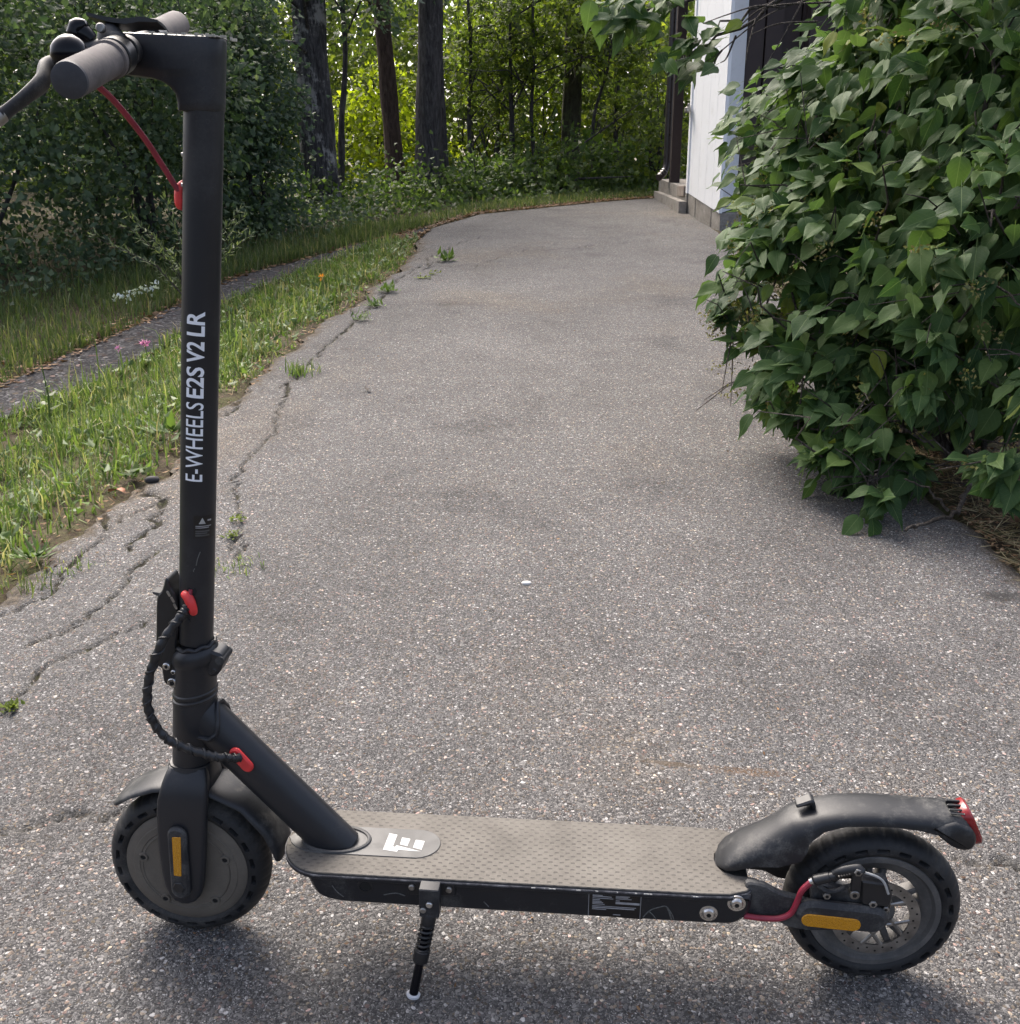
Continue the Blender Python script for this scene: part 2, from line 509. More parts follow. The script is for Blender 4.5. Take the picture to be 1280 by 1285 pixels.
white_paint = mat_dusty('white_painted_wood', (.80, .81, .83), (.60, .60, .58), 9, .55, .95, .5, 120)
brown_paint = mat_dusty('dark_brown_paint', (.036, .024, .022), (.06, .045, .042), 9, .45, .9, .55, 120)
def mat_concrete():
    t = NT('old_concrete'); o = t.obj()
    f = t.noise(o, 7, 6, .7); g = t.noise(o, 60, 4, .7)
    c = t.ramp(t.math('ADD', t.math('MULTIPLY', f, .6), t.math('MULTIPLY', g, .4)), [(.3, (.12, .10, .085)), (.5, (.25, .23, .205)), (.7, (.34, .32, .29))])
    return t.done(t.bsdf(c, .9, 0, t.bump(g, .6, .01), .2))
concrete = mat_concrete()
wood_worn = mat_dusty('weathered_wood', (.17, .13, .105), (.28, .25, .22), 12, .35, .8, .8, 100)
gutter_metal = mat_simple('brown_downpipe', (.035, .027, .026), .3, var=.2, scale=20)

def mat_bark(name, c1, c2, c3, pale, scale=1.0, p0=.55):
    t = NT(name); o = t.obj()
    mp = t.n('Mapping'); t.set(mp.inputs[0], o); mp.inputs['Scale'].default_value = (1, 1, .22)
    f = t.noise(mp.outputs[0], 34 * scale, 5, .7, .6)
    g = t.noise(o, 5 * scale, 5, .65)
    c = t.ramp(f, [(.3, c1), (.5, c2), (.7, c3)])
    k = t.smooth(t.math('ADD', t.math('MULTIPLY', g, .75), t.math('MULTIPLY', f, .25)), p0, p0 + .1)
    c = t.mix(t.math('MULTIPLY', k, .8), c, pale)
    return t.done(t.bsdf(c, .9, 0, t.bump(f, 1.0, .03), .2))
bark_grey = mat_bark('fissured_grey_bark', (.016, .015, .017), (.055, .053, .056), (.12, .115, .118), (.34, .335, .33), 1.0, .51)
bark_dark = mat_bark('dark_bark', (.018, .017, .018), (.055, .052, .054), (.11, .105, .107), (.16, .158, .155), 1.0, .6)
bark_red = mat_bark('reddish_bark', (.028, .020, .017), (.075, .052, .043), (.12, .085, .07), (.13, .14, .09), 1.3, .6)
bark_mossy = mat_bark('mossy_bark', (.025, .023, .017), (.06, .056, .04), (.10, .098, .07), (.10, .12, .05), 1.2, .5)
twig_mat = mat_bark('twig_bark', (.03, .024, .02), (.085, .072, .062), (.16, .145, .13), (.2, .19, .17), 3.0, .6)

leaf_lilac = mat_leaf('lilac_leaf', [(0, (.024, .056, .020)), (.25, (.038, .080, .026)), (.5, (.052, .098, .032)), (.75, (.066, .116, .036)), (.93, (.088, .142, .040)), (.995, (.115, .165, .035)), (1, (.18, .20, .02))], .32, .58, veins=True, spec=.2)
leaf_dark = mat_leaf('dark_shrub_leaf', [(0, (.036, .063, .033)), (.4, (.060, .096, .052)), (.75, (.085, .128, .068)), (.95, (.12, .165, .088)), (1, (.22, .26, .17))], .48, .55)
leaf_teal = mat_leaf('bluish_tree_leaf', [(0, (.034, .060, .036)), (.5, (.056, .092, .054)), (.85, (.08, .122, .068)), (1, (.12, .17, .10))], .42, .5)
leaf_mid = mat_leaf('woodland_leaf', [(0, (.055, .082, .020)), (.4, (.092, .130, .028)), (.75, (.13, .172, .032)), (.95, (.17, .215, .035)), (1, (.25, .27, .04))], .62, .5)
leaf_bright = mat_leaf('yellow_green_leaf_painted_sun', [(0, (.14, .18, .012)), (.5, (.22, .27, .016)), (1, (.30, .34, .03))], .65, .5)  # glow of sun through the leaves is painted into this colour
leaf_far = mat_leaf('far_wood_leaf', [(0, (.06, .085, .022)), (.4, (.10, .135, .03)), (.8, (.15, .19, .04)), (1, (.22, .25, .05))], .6, .55)
leaf_under = mat_leaf('undergrowth_leaf', [(0, (.040, .072, .018)), (.5, (.068, .112, .028)), (.9, (.105, .155, .038)), (1, (.15, .20, .05))], .5, .5)
leaf_willow = mat_leaf('pale_willow_leaf', [(0, (.085, .115, .05)), (.5, (.13, .165, .075)), (1, (.19, .22, .11))], .35, .5)
leaf_white = mat_leaf('white_flower', [(0, (.45, .5, .5)), (1, (.75, .78, .78))], .2, .6)
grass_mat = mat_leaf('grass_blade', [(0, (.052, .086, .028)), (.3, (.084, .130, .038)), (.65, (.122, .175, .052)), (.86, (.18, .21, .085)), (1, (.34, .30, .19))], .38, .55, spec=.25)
grass_dull = mat_leaf('grass_blade_painted_shade', [(0, (.05, .075, .028)), (.4, (.075, .108, .038)), (.8, (.11, .135, .055)), (1, (.22, .2, .11))], .35, .6, spec=.2)  # darker copy of the grass colour, with shade painted in
straw = mat_leaf('dry_straw', [(0, (.16, .13, .07)), (.6, (.27, .22, .12)), (1, (.38, .32, .20))], .2, .7, spec=.2)
dead_leaf = mat_leaf('dead_leaf', [(0, (.06, .032, .018)), (.5, (.15, .085, .045)), (.85, (.26, .16, .09)), (1, (.36, .26, .18))], .15, .7, spec=.2)
weed_leaf = mat_leaf('weed_leaf', [(0, (.05, .09, .02)), (.6, (.085, .14, .035)), (1, (.14, .2, .06))], .3, .5)
moss = mat_leaf('moss', [(0, (.07, .10, .012)), (1, (.15, .19, .03))], .2, .8)
petal_pink = mat_leaf('pink_petal', [(0, (.42, .14, .42)), (1, (.62, .30, .60))], .3, .6)
petal_orange = mat_leaf('orange_petal', [(0, (.6, .22, .03)), (1, (.75, .33, .05))], .3, .6)
seed_mat = mat_leaf('dry_seed_heads', [(0, (.085, .06, .025)), (.5, (.15, .14, .045)), (1, (.21, .21, .07))], .2, .7)
pebble_white = mat_simple('pale_pebble', (.62, .61, .58), .7, var=.15, scale=80)

# ------------------------------------------------------------------ ground (metres; +Y runs up the drive, which climbs about 5.5 degrees)
EDGE_L = np.array([(-1.72, -1.6), (-1.55, 0.0), (-1.30, 1.2), (-1.20, 1.75), (-1.16, 2.096), (-1.106, 2.184), (-1.124, 2.382), (-1.093, 2.541), (-1.09, 2.72), (-1.02, 2.895), (-1.06, 3.4),
                   (-1.02, 3.72), (-0.976, 4.175), (-0.943, 4.746), (-0.831, 5.267), (-0.798, 5.711), (-0.702, 6.434), (-0.665, 7.092), (-0.70, 7.805)])
EDGE_R = np.array([(1.6, -1.6), (1.5, 0.5), (1.30, 1.6), (1.20, 2.09), (1.217, 2.34), (1.221, 2.466), (1.181, 2.546), (1.171, 2.66), (1.30, 3.4), (1.45, 5.0), (1.64, 8.2), (1.62, 10.96)])
EDGE_F = np.array([(-0.70, 7.805), (-0.64, 8.5), (-0.286, 9.472), (0.473, 10.131), (1.068, 10.647), (1.603, 10.962)])
PATH_FAR = np.array([(-3.6, 1.0), (-2.7, 3.0), (-2.229, 4.296), (-2.152, 4.608), (-2.07, 4.979), (-1.959, 5.359), (-1.87, 5.929), (-1.76, 6.414), (-1.57, 6.822), (-1.248, 7.309), (-0.93, 7.90), (-0.66, 8.5)])
PATH_NEAR = np.array([(-3.0, 1.0), (-2.4, 3.0), (-2.027, 3.867), (-1.906, 4.107), (-1.81, 4.485), (-1.728, 4.906), (-1.688, 5.308), (-1.63, 5.83), (-1.48, 6.412), (-1.218, 6.95), (-0.95, 7.45), (-0.715, 7.80)])

def xL(y): return np.interp(y, EDGE_L[:, 1], EDGE_L[:, 0])
def xR(y): return np.interp(y, EDGE_R[:, 1], EDGE_R[:, 0])
def sstep(t):
    t = np.clip(t, 0, 1); return t * t * (3 - 2 * t)
def base_z(y):
    y = np.asarray(y, float)
    return np.where(y < 11.2, M_SLOPE * y, M_SLOPE * 11.2 + .15 * (1 - np.exp(-np.clip(y - 11.2, 0, None) / 1.6)) - .035 * np.clip(y - 11.2, 0, None))
def terr(x, y):
    x = np.asarray(x, float); y = np.asarray(y, float)
    d = xL(np.clip(y, -1.6, 7.8)) - x
    return base_z(y) - .17 * np.clip((7.9 - y) / 4., 0, 1) * sstep(d / .8)
def wob(x, y, f, s=0.0):
    return (np.sin(x * f + 1.3 + s) * np.cos(y * f * .83 + .4 + s) + .5 * np.sin(x * f * 2.3 - y * f * 1.9 + 2.1 * s) + .3 * np.sin(x * f * 4.7 + y * f * 5.1 + s)) / 1.8

# terrain sheet
gx = np.concatenate([np.linspace(-60, -16, 8), np.linspace(-14, -4, 26), np.arange(-3.8, 2.6, .05), np.linspace(2.8, 14, 24), np.linspace(16, 60, 8)])
gy = np.concatenate([np.linspace(-12, -3, 6), np.arange(-2.4, 1, .2), np.arange(1, 9, .05), np.arange(9.1, 13, .1), np.linspace(13.5, 30, 34), np.linspace(34, 120, 14)])
X, Y = np.meshgrid(gx, gy)
Z = terr(X, Y)
lft = xL(np.clip(Y, -1.6, 7.8)) - X; rgt = X - xR(np.clip(Y, -1.6, 10.96))
fy = np.interp(X, EDGE_F[:, 0], EDGE_F[:, 1])
inside = (lft < .02) & (rgt < .02) & (Y < fy + .05)
Z = Z + .012 * wob(X, Y, 6.0) * sstep(np.maximum(lft, rgt) / .3) + .05 * wob(X, Y, 1.1, 2) * sstep((np.maximum(lft, rgt) - 1.0) / 2)
Z = np.where(inside, Z - .035, Z - .014)
n0, n1 = X.shape
idx = np.arange(n0 * n1).reshape(n0, n1)
quads = np.stack([idx[:-1, :-1], idx[:-1, 1:], idx[1:, 1:], idx[1:, :-1]], -1).reshape(-1, 4)
tag(link('ground', mesh_np(np.stack([X, Y, Z], -1).reshape(-1, 3), quads), soil), 'brown soil and thatch ground around the driveway', kind='structure')

# driveway sheet with its cracks sunk into the surface
CRACKS = [([(-0.675, 2.305), (-0.703, 2.4), (-0.728, 2.556), (-0.766, 2.67), (-0.804, 2.794), (-0.81, 2.894), (-0.791, 3.036), (-0.783, 3.234), (-0.808, 3.41), (-0.829, 3.603)], .0022),
          ([(-0.829, 3.603), (-0.852, 3.784), (-0.836, 3.86), (-0.841, 3.934), (-0.83, 4.1), (-0.819, 4.255), (-0.809, 4.442), (-0.767, 4.83), (-0.742, 5.068), (-0.703, 5.414), (-0.675, 6.038), (-0.583, 6.523), (-0.42, 6.777)], .007),
          ([(-1.062, 2.745), (-1.02, 2.68), (-0.988, 2.66), (-0.955, 2.60), (-0.94, 2.546), (-0.924, 2.477), (-0.935, 2.386)], .0085), ([(-0.935, 2.386), (-0.95, 2.33), (-0.935, 2.301)], .005),
          ([(-0.87, 2.301), (-0.895, 2.187), (-0.885, 2.118), (-0.89, 2.056), (-0.905, 1.963)], .004), ([(-1.097, 2.558), (-1.061, 2.462), (-1.035, 2.387), (-1.046, 2.302), (-1.049, 2.201), (-1.033, 2.095)], .006),
          ([(-0.919, 1.748), (-0.921, 1.663), (-0.935, 1.622), (-0.976, 1.588), (-1.06, 1.55)], .005), ([(-0.85, 1.27), (-0.775, 1.297), (-0.75, 1.30), (-0.707, 1.324), (-0.66, 1.333), (-0.60, 1.352)], .0012),
          ([(0.658, 1.242), (0.698, 1.226), (0.751, 1.214)], .0016), ([(0.285, 7.226), (0.45, 7.36), (0.706, 7.533), (0.95, 7.66), (1.157, 7.821), (1.655, 8.038)], .003),
          ([(-0.905, 1.963), (-0.93, 1.90), (-0.99, 1.84)], .003), ([(-0.78, 1.95), (-0.823, 1.898), (-0.855, 1.834), (-.90, 1.79), (-.919, 1.748)], .0028), ([(-1.033, 2.095), (-1.07, 2.02), (-1.12, 1.95)], .004), ([(-1.10, 2.62), (-1.03, 2.66), (-.988, 2.66)], .003), ([(-.95, 2.60), (-.99, 2.55), (-1.035, 2.50), (-1.061, 2.462)], .0022), ([(-.852, 3.784), (-.90, 3.72), (-.97, 3.70), (-1.03, 3.66)], .0025), ([(-.742, 5.068), (-.80, 5.12), (-.83, 5.2)], .004), ([(-.703, 2.4), (-.66, 2.33), (-.647, 2.24)], .0018), ([(-1.038, 3.486), (-1.01, 3.55), (-0.996, 3.604), (-0.975, 3.50), (-0.985, 3.392)], .006), ([(-0.226, 6.519), (0.004, 7.083), (0.355, 7.538)], .002),
          ([(-0.62, 7.0), (-0.45, 7.25), (-0.38, 7.6), (-0.2, 7.9)], .004), ([(-0.6, 6.2), (-0.52, 6.5), (-0.56, 6.9), (-0.44, 7.15)], .004), ([(0.9, 8.3), (1.3, 8.6), (1.6, 8.7)], .004)]
cr_rng = np.random.default_rng(3)
segs = []
for pl, w in CRACKS:
    P = [np.array(q) for q in pl]
    fine = [P[0]]
    for a, b in zip(P[:-1], P[1:]):
        L = np.linalg.norm(b - a); k = max(1, int(L / .022))
        nrm = np.array([-(b - a)[1], (b - a)[0]]) / max(L, 1e-6)
        for i in range(1, k + 1):
            q = a + (b - a) * i / k
            if i < k: q = q + nrm * cr_rng.normal(0, .0085) + (b - a) / max(L, 1e-6) * cr_rng.normal(0, .006)
            fine.append(q)
    ws = np.clip(w * .72 * cr_rng.lognormal(-.1, .5, len(fine)), .0011, .015)
    for i in range(len(fine) - 1): segs.append((*fine[i], *fine[i + 1], ws[i], ws[i + 1]))
segs = np.array(segs)

yb = [-1.5]
while yb[-1] < 7.805:
    y = yb[-1]; yb.append(y + (.06 if y < .85 else .0085 + .0042 * (y - .85)))
yb = np.array(yb); yb = -1.5 + (yb + 1.5) * (7.805 + 1.5) / (yb[-1] + 1.5)
NC = 330
tt = np.linspace(0, 1, NC)
w4 = np.clip((yb - 4) / 3.805, 0, 1)
yr = yb + (10.962 - 7.805) * w4 * w4 * (3 - 2 * w4)
jag = .010 * wob(yb, yb * 0, 31) + .006 * wob(yb, yb * 0, 83, 1) + .035 * wob(yb, yb * 0, 7, 3) + .016 * wob(yb, yb * 0, 19, 5)
LX = xL(yb) + jag; RX = xR(yr) + .5 * jag[::-1]
GX = LX[:, None] * (1 - tt) + RX[:, None] * tt
GY = yb[:, None] * (1 - tt) + yr[:, None] * tt
dy = np.interp(GX[-1], EDGE_F[:, 0], EDGE_F[:, 1]) - GY[-1]
GY = GY + dy[None, :] * (w4 ** 4)[:, None] + (.03 * wob(GX, GY * 0, 5, 1)) * (w4 ** 6)[:, None]
dist = np.full(GX.shape, .2); wid = np.zeros(GX.shape)
for x0, y0, x1, y1, wa, wb in segs:
    m = (GX > min(x0, x1) - .12) & (GX < max(x0, x1) + .12) & (GY > min(y0, y1) - .12) & (GY < max(y0, y1) + .12)
    if not m.any(): continue
    px, py = GX[m], GY[m]
    dx, dy2 = x1 - x0, y1 - y0
    t = np.clip(((px - x0) * dx + (py - y0) * dy2) / (dx * dx + dy2 * dy2 + 1e-12), 0, 1)
    d = np.hypot(px - x0 - t * dx, py - y0 - t * dy2)
    ww = wa + (wb - wa) * t
    old = dist[m]; better = (d - ww) < (old - wid[m])
    od = dist[m]; od[better] = d[better]; dist[m] = od
    ow = wid[m]; ow[better] = ww[better]; wid[m] = ow
GZ = M_SLOPE * GY + .0018 * wob(GX, GY, 3.1) - .016 * np.clip(1 - dist / np.maximum(wid * 1.3, .004), 0, 1)
verge = np.minimum(GX - LX[:, None], 9)
verge = np.minimum(verge, np.maximum((RX[:, None] - GX) * 1.0, 0) + np.where(GY > 3.2, .15, .0))
fe = np.interp(GX, EDGE_F[:, 0], EDGE_F[:, 1]) - GY
verge = np.minimum(verge, np.maximum(fe, 0) * .5)
GZ -= .012 * np.clip(1 - np.maximum(verge, 0) / .03, 0, 1)
n0, n1 = GX.shape
V = np.stack([GX, GY, GZ], -1).reshape(-1, 3)
idx = np.arange(n0 * n1).reshape(n0, n1)
quads = np.stack([idx[:-1, :-1], idx[:-1, 1:], idx[1:, 1:], idx[1:, :-1]], -1).reshape(-1, 4)
rim = np.concatenate([idx[:, 0][::-1], idx[0, 1:], idx[1:, -1], idx[-1, ::-1][1:]])       # broken edge of the asphalt
low = V[rim] - np.array([0, 0, .05])
rid = np.arange(len(rim) - 1)
sk = np.stack([rim[:-1], rim[1:], len(V) + rid + 1, len(V) + rid], -1)
attrs = {'crack': np.concatenate([dist.ravel(), np.full(len(rim), .2)]), 'crack_width': np.concatenate([wid.ravel(), np.zeros(len(rim))]),
         'verge': np.concatenate([verge.ravel(), np.zeros(len(rim))])}
tag(link('driveway', mesh_np(np.concatenate([V, low]), [quads, sk], attrs=attrs), asphalt), 'worn grey asphalt driveway with weeds in its cracks', kind='structure')

# lower asphalt path
s = np.linspace(1.0, 7.8, 150); u = np.linspace(0, 1, 14)
pn = np.stack([np.interp(s, PATH_NEAR[:, 1], PATH_NEAR[:, 0]), s], -1)
s2 = np.interp(s, [1, 3, 3.867, 4.485, 5.308, 6.412, 7.45, 7.8], [1, 3, 4.296, 4.95, 5.85, 6.82, 7.95, 8.5])
pf = np.stack([np.interp(s2, PATH_FAR[:, 1], PATH_FAR[:, 0]), s2], -1)
PX = pn[:, None, 0] * (1 - u) + pf[:, None, 0] * u
PY = pn[:, None, 1] * (1 - u) + pf[:, None, 1] * u
PX[:, 0] += .02 * wob(s, s * 0, 9); PX[:, -1] += .03 * wob(s, s * 0, 7, 2)
PZ = terr(PX, PY) + .004 + .006 * wob(PX, PY, 5)
idx = np.arange(PX.size).reshape(PX.shape)
quads = np.stack([idx[:-1, :-1], idx[1:, :-1], idx[1:, 1:], idx[:-1, 1:]], -1).reshape(-1, 4)
tag(link('path', mesh_np(np.stack([PX, PY, PZ], -1).reshape(-1, 3), quads), asphalt_path), 'dark narrow asphalt path running below the grass verge', kind='structure')

# ------------------------------------------------------------------ grass and leaf builders
def blades(name, pts, h, wdt, mat, lean=.5, parent=None, seed=1):
    """bent grass blades: pts (n,3), h and wdt arrays"""
    g = np.random.default_rng(seed); n = len(pts)
    h = np.broadcast_to(h, n); wdt = np.broadcast_to(wdt, n)
    a = g.uniform(0, 2 * np.pi, n); tilt = np.abs(g.normal(0, lean, n)); b = a + g.normal(1.57, .5, n)
    dr = np.stack([np.cos(a), np.sin(a), np.zeros(n)], -1); sd = np.stack([np.cos(b), np.sin(b), np.zeros(n)], -1) * (wdt / 2)[:, None]
    up = np.array([0, 0, 1.0])
    mid = pts + up * (h * .55 * np.cos(tilt * .5))[:, None] + dr * (h * .55 * np.sin(tilt * .5))[:, None]
    tip = mid + up * (h * .45 * np.cos(tilt * 1.5))[:, None] + dr * (h * .45 * np.sin(tilt * 1.5))[:, None]
    V = np.stack([pts - sd, pts + sd, mid + sd * .8, mid - sd * .8, tip], 1).reshape(-1, 3)
    k = np.arange(n)[:, None] * 5
    return link(name, mesh_np(V, [k + np.array([[0, 1, 2, 3]]), k + np.array([[3, 2, 4]])]), mat, parent)

def unit(v): return v / np.maximum(np.linalg.norm(v, axis=-1, keepdims=True), 1e-9)

def leaf_cloud(name, pts, tipdir, nrm, size, mat, aspect=.6, parent=None, fold=None):
    """small folded leaves of two triangles each"""
    n = len(pts); size = np.broadcast_to(size, n)[:, None]; fold = .32 * aspect if fold is None else fold
    t = unit(tipdir); nn = unit(nrm - t * np.sum(nrm * t, -1, keepdims=True)); sd = np.cross(t, nn)
    V = np.stack([pts, pts + t * size, pts + t * size * .42 + sd * size * aspect * .5 - nn * size * fold, pts + t * size * .42 - sd * size * aspect * .5 - nn * size * fold], 1).reshape(-1, 3)
    k = np.arange(n)[:, None] * 4
    return link(name, mesh_np(V, np.concatenate([k + np.array([[0, 2, 1]]), k + np.array([[0, 1, 3]])]), smooth=False), mat, parent)

def blob_points(g, blobs, n, shell=.55):
    """points spread through ellipsoids (x,y,z,rx,ry,rz), thicker towards the outside and gathered into clumps"""
    B = np.array([b if len(b) == 6 else (*b, b[3], b[3]) for b in blobs], float)
    vol = (B[:, 3] * B[:, 4] * B[:, 5]) ** .66
    nc = max(12, n // 14)
    w = g.choice(len(B), nc, p=vol / vol.sum())
    d = unit(g.normal(size=(nc, 3)))
    r = (shell + (1 - shell) * g.random(nc) ** .6) * (.82 + .36 * g.random(nc))
    C = B[w, :3] + d * r[:, None] * B[w, 3:]
    D = d
    own = g.integers(0, nc, n)
    spread = (B[w, 3:].min(1) * .20)[own][:, None]
    P = C[own] + g.normal(size=(n, 3)) * spread * np.array([1, 1, .7])
    return P, D[own]

def sprays(g, P, D, up=.7, out=.6, droop=.3, jit=.6):
    n = len(P)
    nrm = np.array([.08, -.45, up]) + D * out + g.normal(size=(n, 3)) * jit * .75
    tip = D * .6 + np.array([0, 0, -droop]) + g.normal(size=(n, 3)) * jit
    return tip, nrm

# ------------------------------------------------------------------ verge grass
g = np.random.default_rng(11)
def verge_pts(n, y0, y1):
    y = g.uniform(y0, y1, n); a = np.interp(y, PATH_NEAR[:, 1], PATH_NEAR[:, 0]); b = xL(y)
    t = g.random(n); x = a + (b - a) * t
    clump = wob(x, y, 7, 1) + wob(x, y, 17, 4) * .7
    keep = g.random(n) < np.clip(.62 + .62 * clump, .06, 1) * np.clip((b - x - .05 * wob(y, y * 0, 11, 2)) / .17 + .08, 0.05, 1)
    x, y = x[keep], y[keep]
    return np.stack([x, y, terr(x, y) - .02], -1), (xL(y) - x), clump[keep]
for nm, n, y0, y1, hh in (('near', 27000, 1.3, 4.4, .076), ('far', 22000, 4.4, 7.85, .062)):
    P, d, cl = verge_pts(n, y0, y1)
    h = hh * g.lognormal(0, .35, len(P)) * np.clip(.35 + d / .3, .35, 1.0) * np.clip(1 + .35 * cl, .5, 1.6)
    o = blades('verge_grass', P, h, g.uniform(.003, .0075, len(P)) * (1 if nm == 'near' else 1.35), grass_mat, 1.0, seed=5)
    tag(o, 'long bright green grass on the verge ' + ('close beside the scooter stem' if nm == 'near' else 'narrowing up the drive'), kind='stuff')
# low broad leaves, clover and dry blades among the grass
n = 5200
P, d, cl = verge_pts(n, 1.6, 7.8)
a_ = g.uniform(0, 6.28, len(P)); tp_ = np.stack([np.cos(a_), np.sin(a_), g.uniform(.1, .9, len(P))], -1)
P[:, 2] += g.uniform(.01, .06, len(P))
tag(leaf_cloud('verge_clover', P, tp_, np.array([0, -.2, 1.0]) + g.normal(0, .4, (len(P), 3)), g.uniform(.012, .05, len(P)), weed_leaf, .55), 'low clover and broad leaves mixed into the verge grass', kind='stuff')
P, d, cl = verge_pts(6000, 1.6, 7.8)
tag(blades('dry_grass', P, .07 * g.lognormal(0, .4, len(P)), g.uniform(.002, .005, len(P)), straw, 1.2, seed=15), 'dry straw blades lying among the verge grass', kind='stuff')
# short grass on the bank beyond the path
n = 34000
y = g.uniform(2.5, 8.6, n); b = np.interp(y, PATH_FAR[:, 1], PATH_FAR[:, 0]); x = b - g.random(n) ** 1.3 * np.interp(y, [2, 5, 8.6], [2.2, 1.6, .5]) - .02
keep = g.random(n) < np.clip(.6 + .5 * wob(x, y, 5, 2), .1, 1)
x, y = x[keep], y[keep]
P = np.stack([x, y, terr(x, y) + .0], -1)
tag(blades('bank_grass', P, .065 * g.lognormal(0, .4, len(P)), g.uniform(.004, .008, len(P)), grass_dull, .6, seed=6), 'short grass with shade in its colour on the bank beyond the path', kind='stuff')
# grass strip at the wood's edge, above the far end of the drive
n = 7000
t = g.random(n); x = -1.3 + 3.0 * t; y = np.interp(x, [-1.3, -.64, -.286, .473, 1.068, 1.7], [7.6, 8.7, 9.55, 10.22, 10.72, 11.05]) + g.random(n) ** 1.5 * .8
P = np.stack([x, y, terr(x, y)], -1)
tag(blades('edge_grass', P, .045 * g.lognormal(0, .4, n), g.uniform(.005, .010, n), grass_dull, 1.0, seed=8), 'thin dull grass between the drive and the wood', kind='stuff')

# dry litter: along the verge, beside the path, under the lilac and along the far edge
def litter(name, P, size, mat, label, seed):
    gg = np.random.default_rng(seed); n = len(P)
    tip = unit(np.stack([*gg.normal(size=(2, n)), gg.normal(0, .15, n)], -1)); nrm = np.array([0, 0, 1.0]) + gg.normal(0, .35, (n, 3))
    return tag(leaf_cloud(name, P, tip, nrm, size, mat, .45, fold=.10), label, kind='stuff')
n = 800
y = g.uniform(1.6, 7.8, n); x = xL(y) - np.abs(g.normal(.03, .10, n)) + .03
litter('verge_litter', np.stack([x, y, terr(x, y) + .0], -1), g.uniform(.008, .028, n), dead_leaf, 'dead leaves along the edge of the grass verge', 21)
n = 1200
y = g.uniform(3.0, 8.5, n); x = np.interp(y, PATH_FAR[:, 1], PATH_FAR[:, 0]) - np.abs(g.normal(0, .10, n)) + .04
litter('path_litter', np.stack([x, y, terr(x, y) + .012], -1), g.uniform(.015, .05, n), dead_leaf, 'brown leaf litter along the far side of the path', 22)
n = 2600
x = g.uniform(-.9, 1.7, n); y = np.interp(x, EDGE_F[:, 0], EDGE_F[:, 1]) + np.abs(g.normal(0, .22, n)) - .05
litter('edge_litter', np.stack([x, y, terr(x, y) + .012], -1), g.uniform(.02, .05, n), dead_leaf, 'fallen leaves along the far end of the drive', 23)
n = 5200
x = 1.19 + np.abs(g.normal(0, .35, n)); y = g.uniform(1.9, 3.6, n); x = np.maximum(x, xR(y) - .015)
litter('lilac_litter', np.stack([x, y, terr(x, y) + .004], -1), g.uniform(.006, .022, n), dead_leaf, 'dark leaf litter on the soil under the lilac', 24)
n = 1500
x = 1.2 + np.abs(g.normal(0, .25, n)); y = g.uniform(1.9, 3.0, n); x = np.maximum(x, xR(y) - .02)
P = np.stack([x, y, terr(x, y) + .006], -1); a = g.uniform(0, 6.28, n)
tag(leaf_cloud('dry_grass', P, np.stack([np.cos(a), np.sin(a), g.normal(.1, .2, n)], -1), np.array([0, 0, 1.0]) + g.normal(0, .4, (n, 3)), g.uniform(.03, .09, n), straw, .04), 'dry straw on the soil by the lilac', kind='stuff')

# grit, needles and leaf crumbs scattered over the asphalt
n = 900
y = .9 + 8 * g.random(n) ** 1.6; t = g.random(n); x = xL(y) + .05 + (xR(np.minimum(y, 9)) - xL(y) - .1) * t
k = y < np.interp(x, EDGE_F[:, 0], EDGE_F[:, 1]) - .2
P = np.stack([x, y, M_SLOPE * y + .004], -1)[k]
litter('drive_grit', P, g.uniform(.003, .010, len(P)), dead_leaf, 'crumbs of leaf and grit scattered over the driveway', 25)
n = 130
y = .9 + 6 * g.random(n) ** 1.4; x = xL(y) + (xR(y) - xL(y)) * g.random(n)
P = np.stack([x, y, M_SLOPE * y + .004], -1); a = g.uniform(0, 6.28, n)
tag(leaf_cloud('pine_needles', P, np.stack([np.cos(a), np.sin(a) , g.normal(.03, .05, n)], -1), np.tile([[0, 0, 1.0]], (n, 1)), g.uniform(.012, .045, n), twig_mat, .035, fold=.01), 'dry needles and bits of twig on the driveway', kind='stuff')

# ------------------------------------------------------------------ electric scooter
# local axes: X towards the front wheel, Y towards the rider's left (this side), Z up; origin under the rear axle
sc = empty('electric_scooter')
fx = Vector((-0.99601354, 0.08879322, 0.00853161)); ly = Vector((-0.08896953, -0.99576475, -0.02317292)); uz = Vector((0.00643788, -0.02383959, 0.99969507))
mw = Matrix.Identity(4)
for i in range(3):
    mw[i][0] = fx[i]; mw[i][1] = ly[i]; mw[i][2] = uz[i]
mw[0][3], mw[1][3], mw[2][3] = 0.4506, 1.0404, 1.0404 * M_SLOPE
sc.matrix_world = mw
tag(sc, 'black electric kick scooter standing on its kickstand on the asphalt driveway', 'scooter')

def axis_u(z): return .8756 - (z - .108) * .11305
AX = Vector((-.1124, 0, .9937))
def on_axis(z, dr=0.0): return Vector((axis_u(z) + dr, 0, z))

def part(name, vf, mat, parent=None, sharp=35):
    m = MB()
    for q in (vf if isinstance(vf, list) else [vf]): m.add(q)
    return m.build(name, mat, parent or sc, sharp)

# stem
stem = part('stem', tube([on_axis(z) for z in (.428, .6, .8, 1.0, 1.029)], .0202, 40), paint_black)
part('weld_bead', tube([on_axis(.424) + Vector((.0225 * math.cos(a), .0225 * math.sin(a), .0012 * math.sin(9 * a) - .0025 * math.cos(a))) for a in np.linspace(0, 2 * math.pi, 90)], .0026, 8), paint_black, stem)

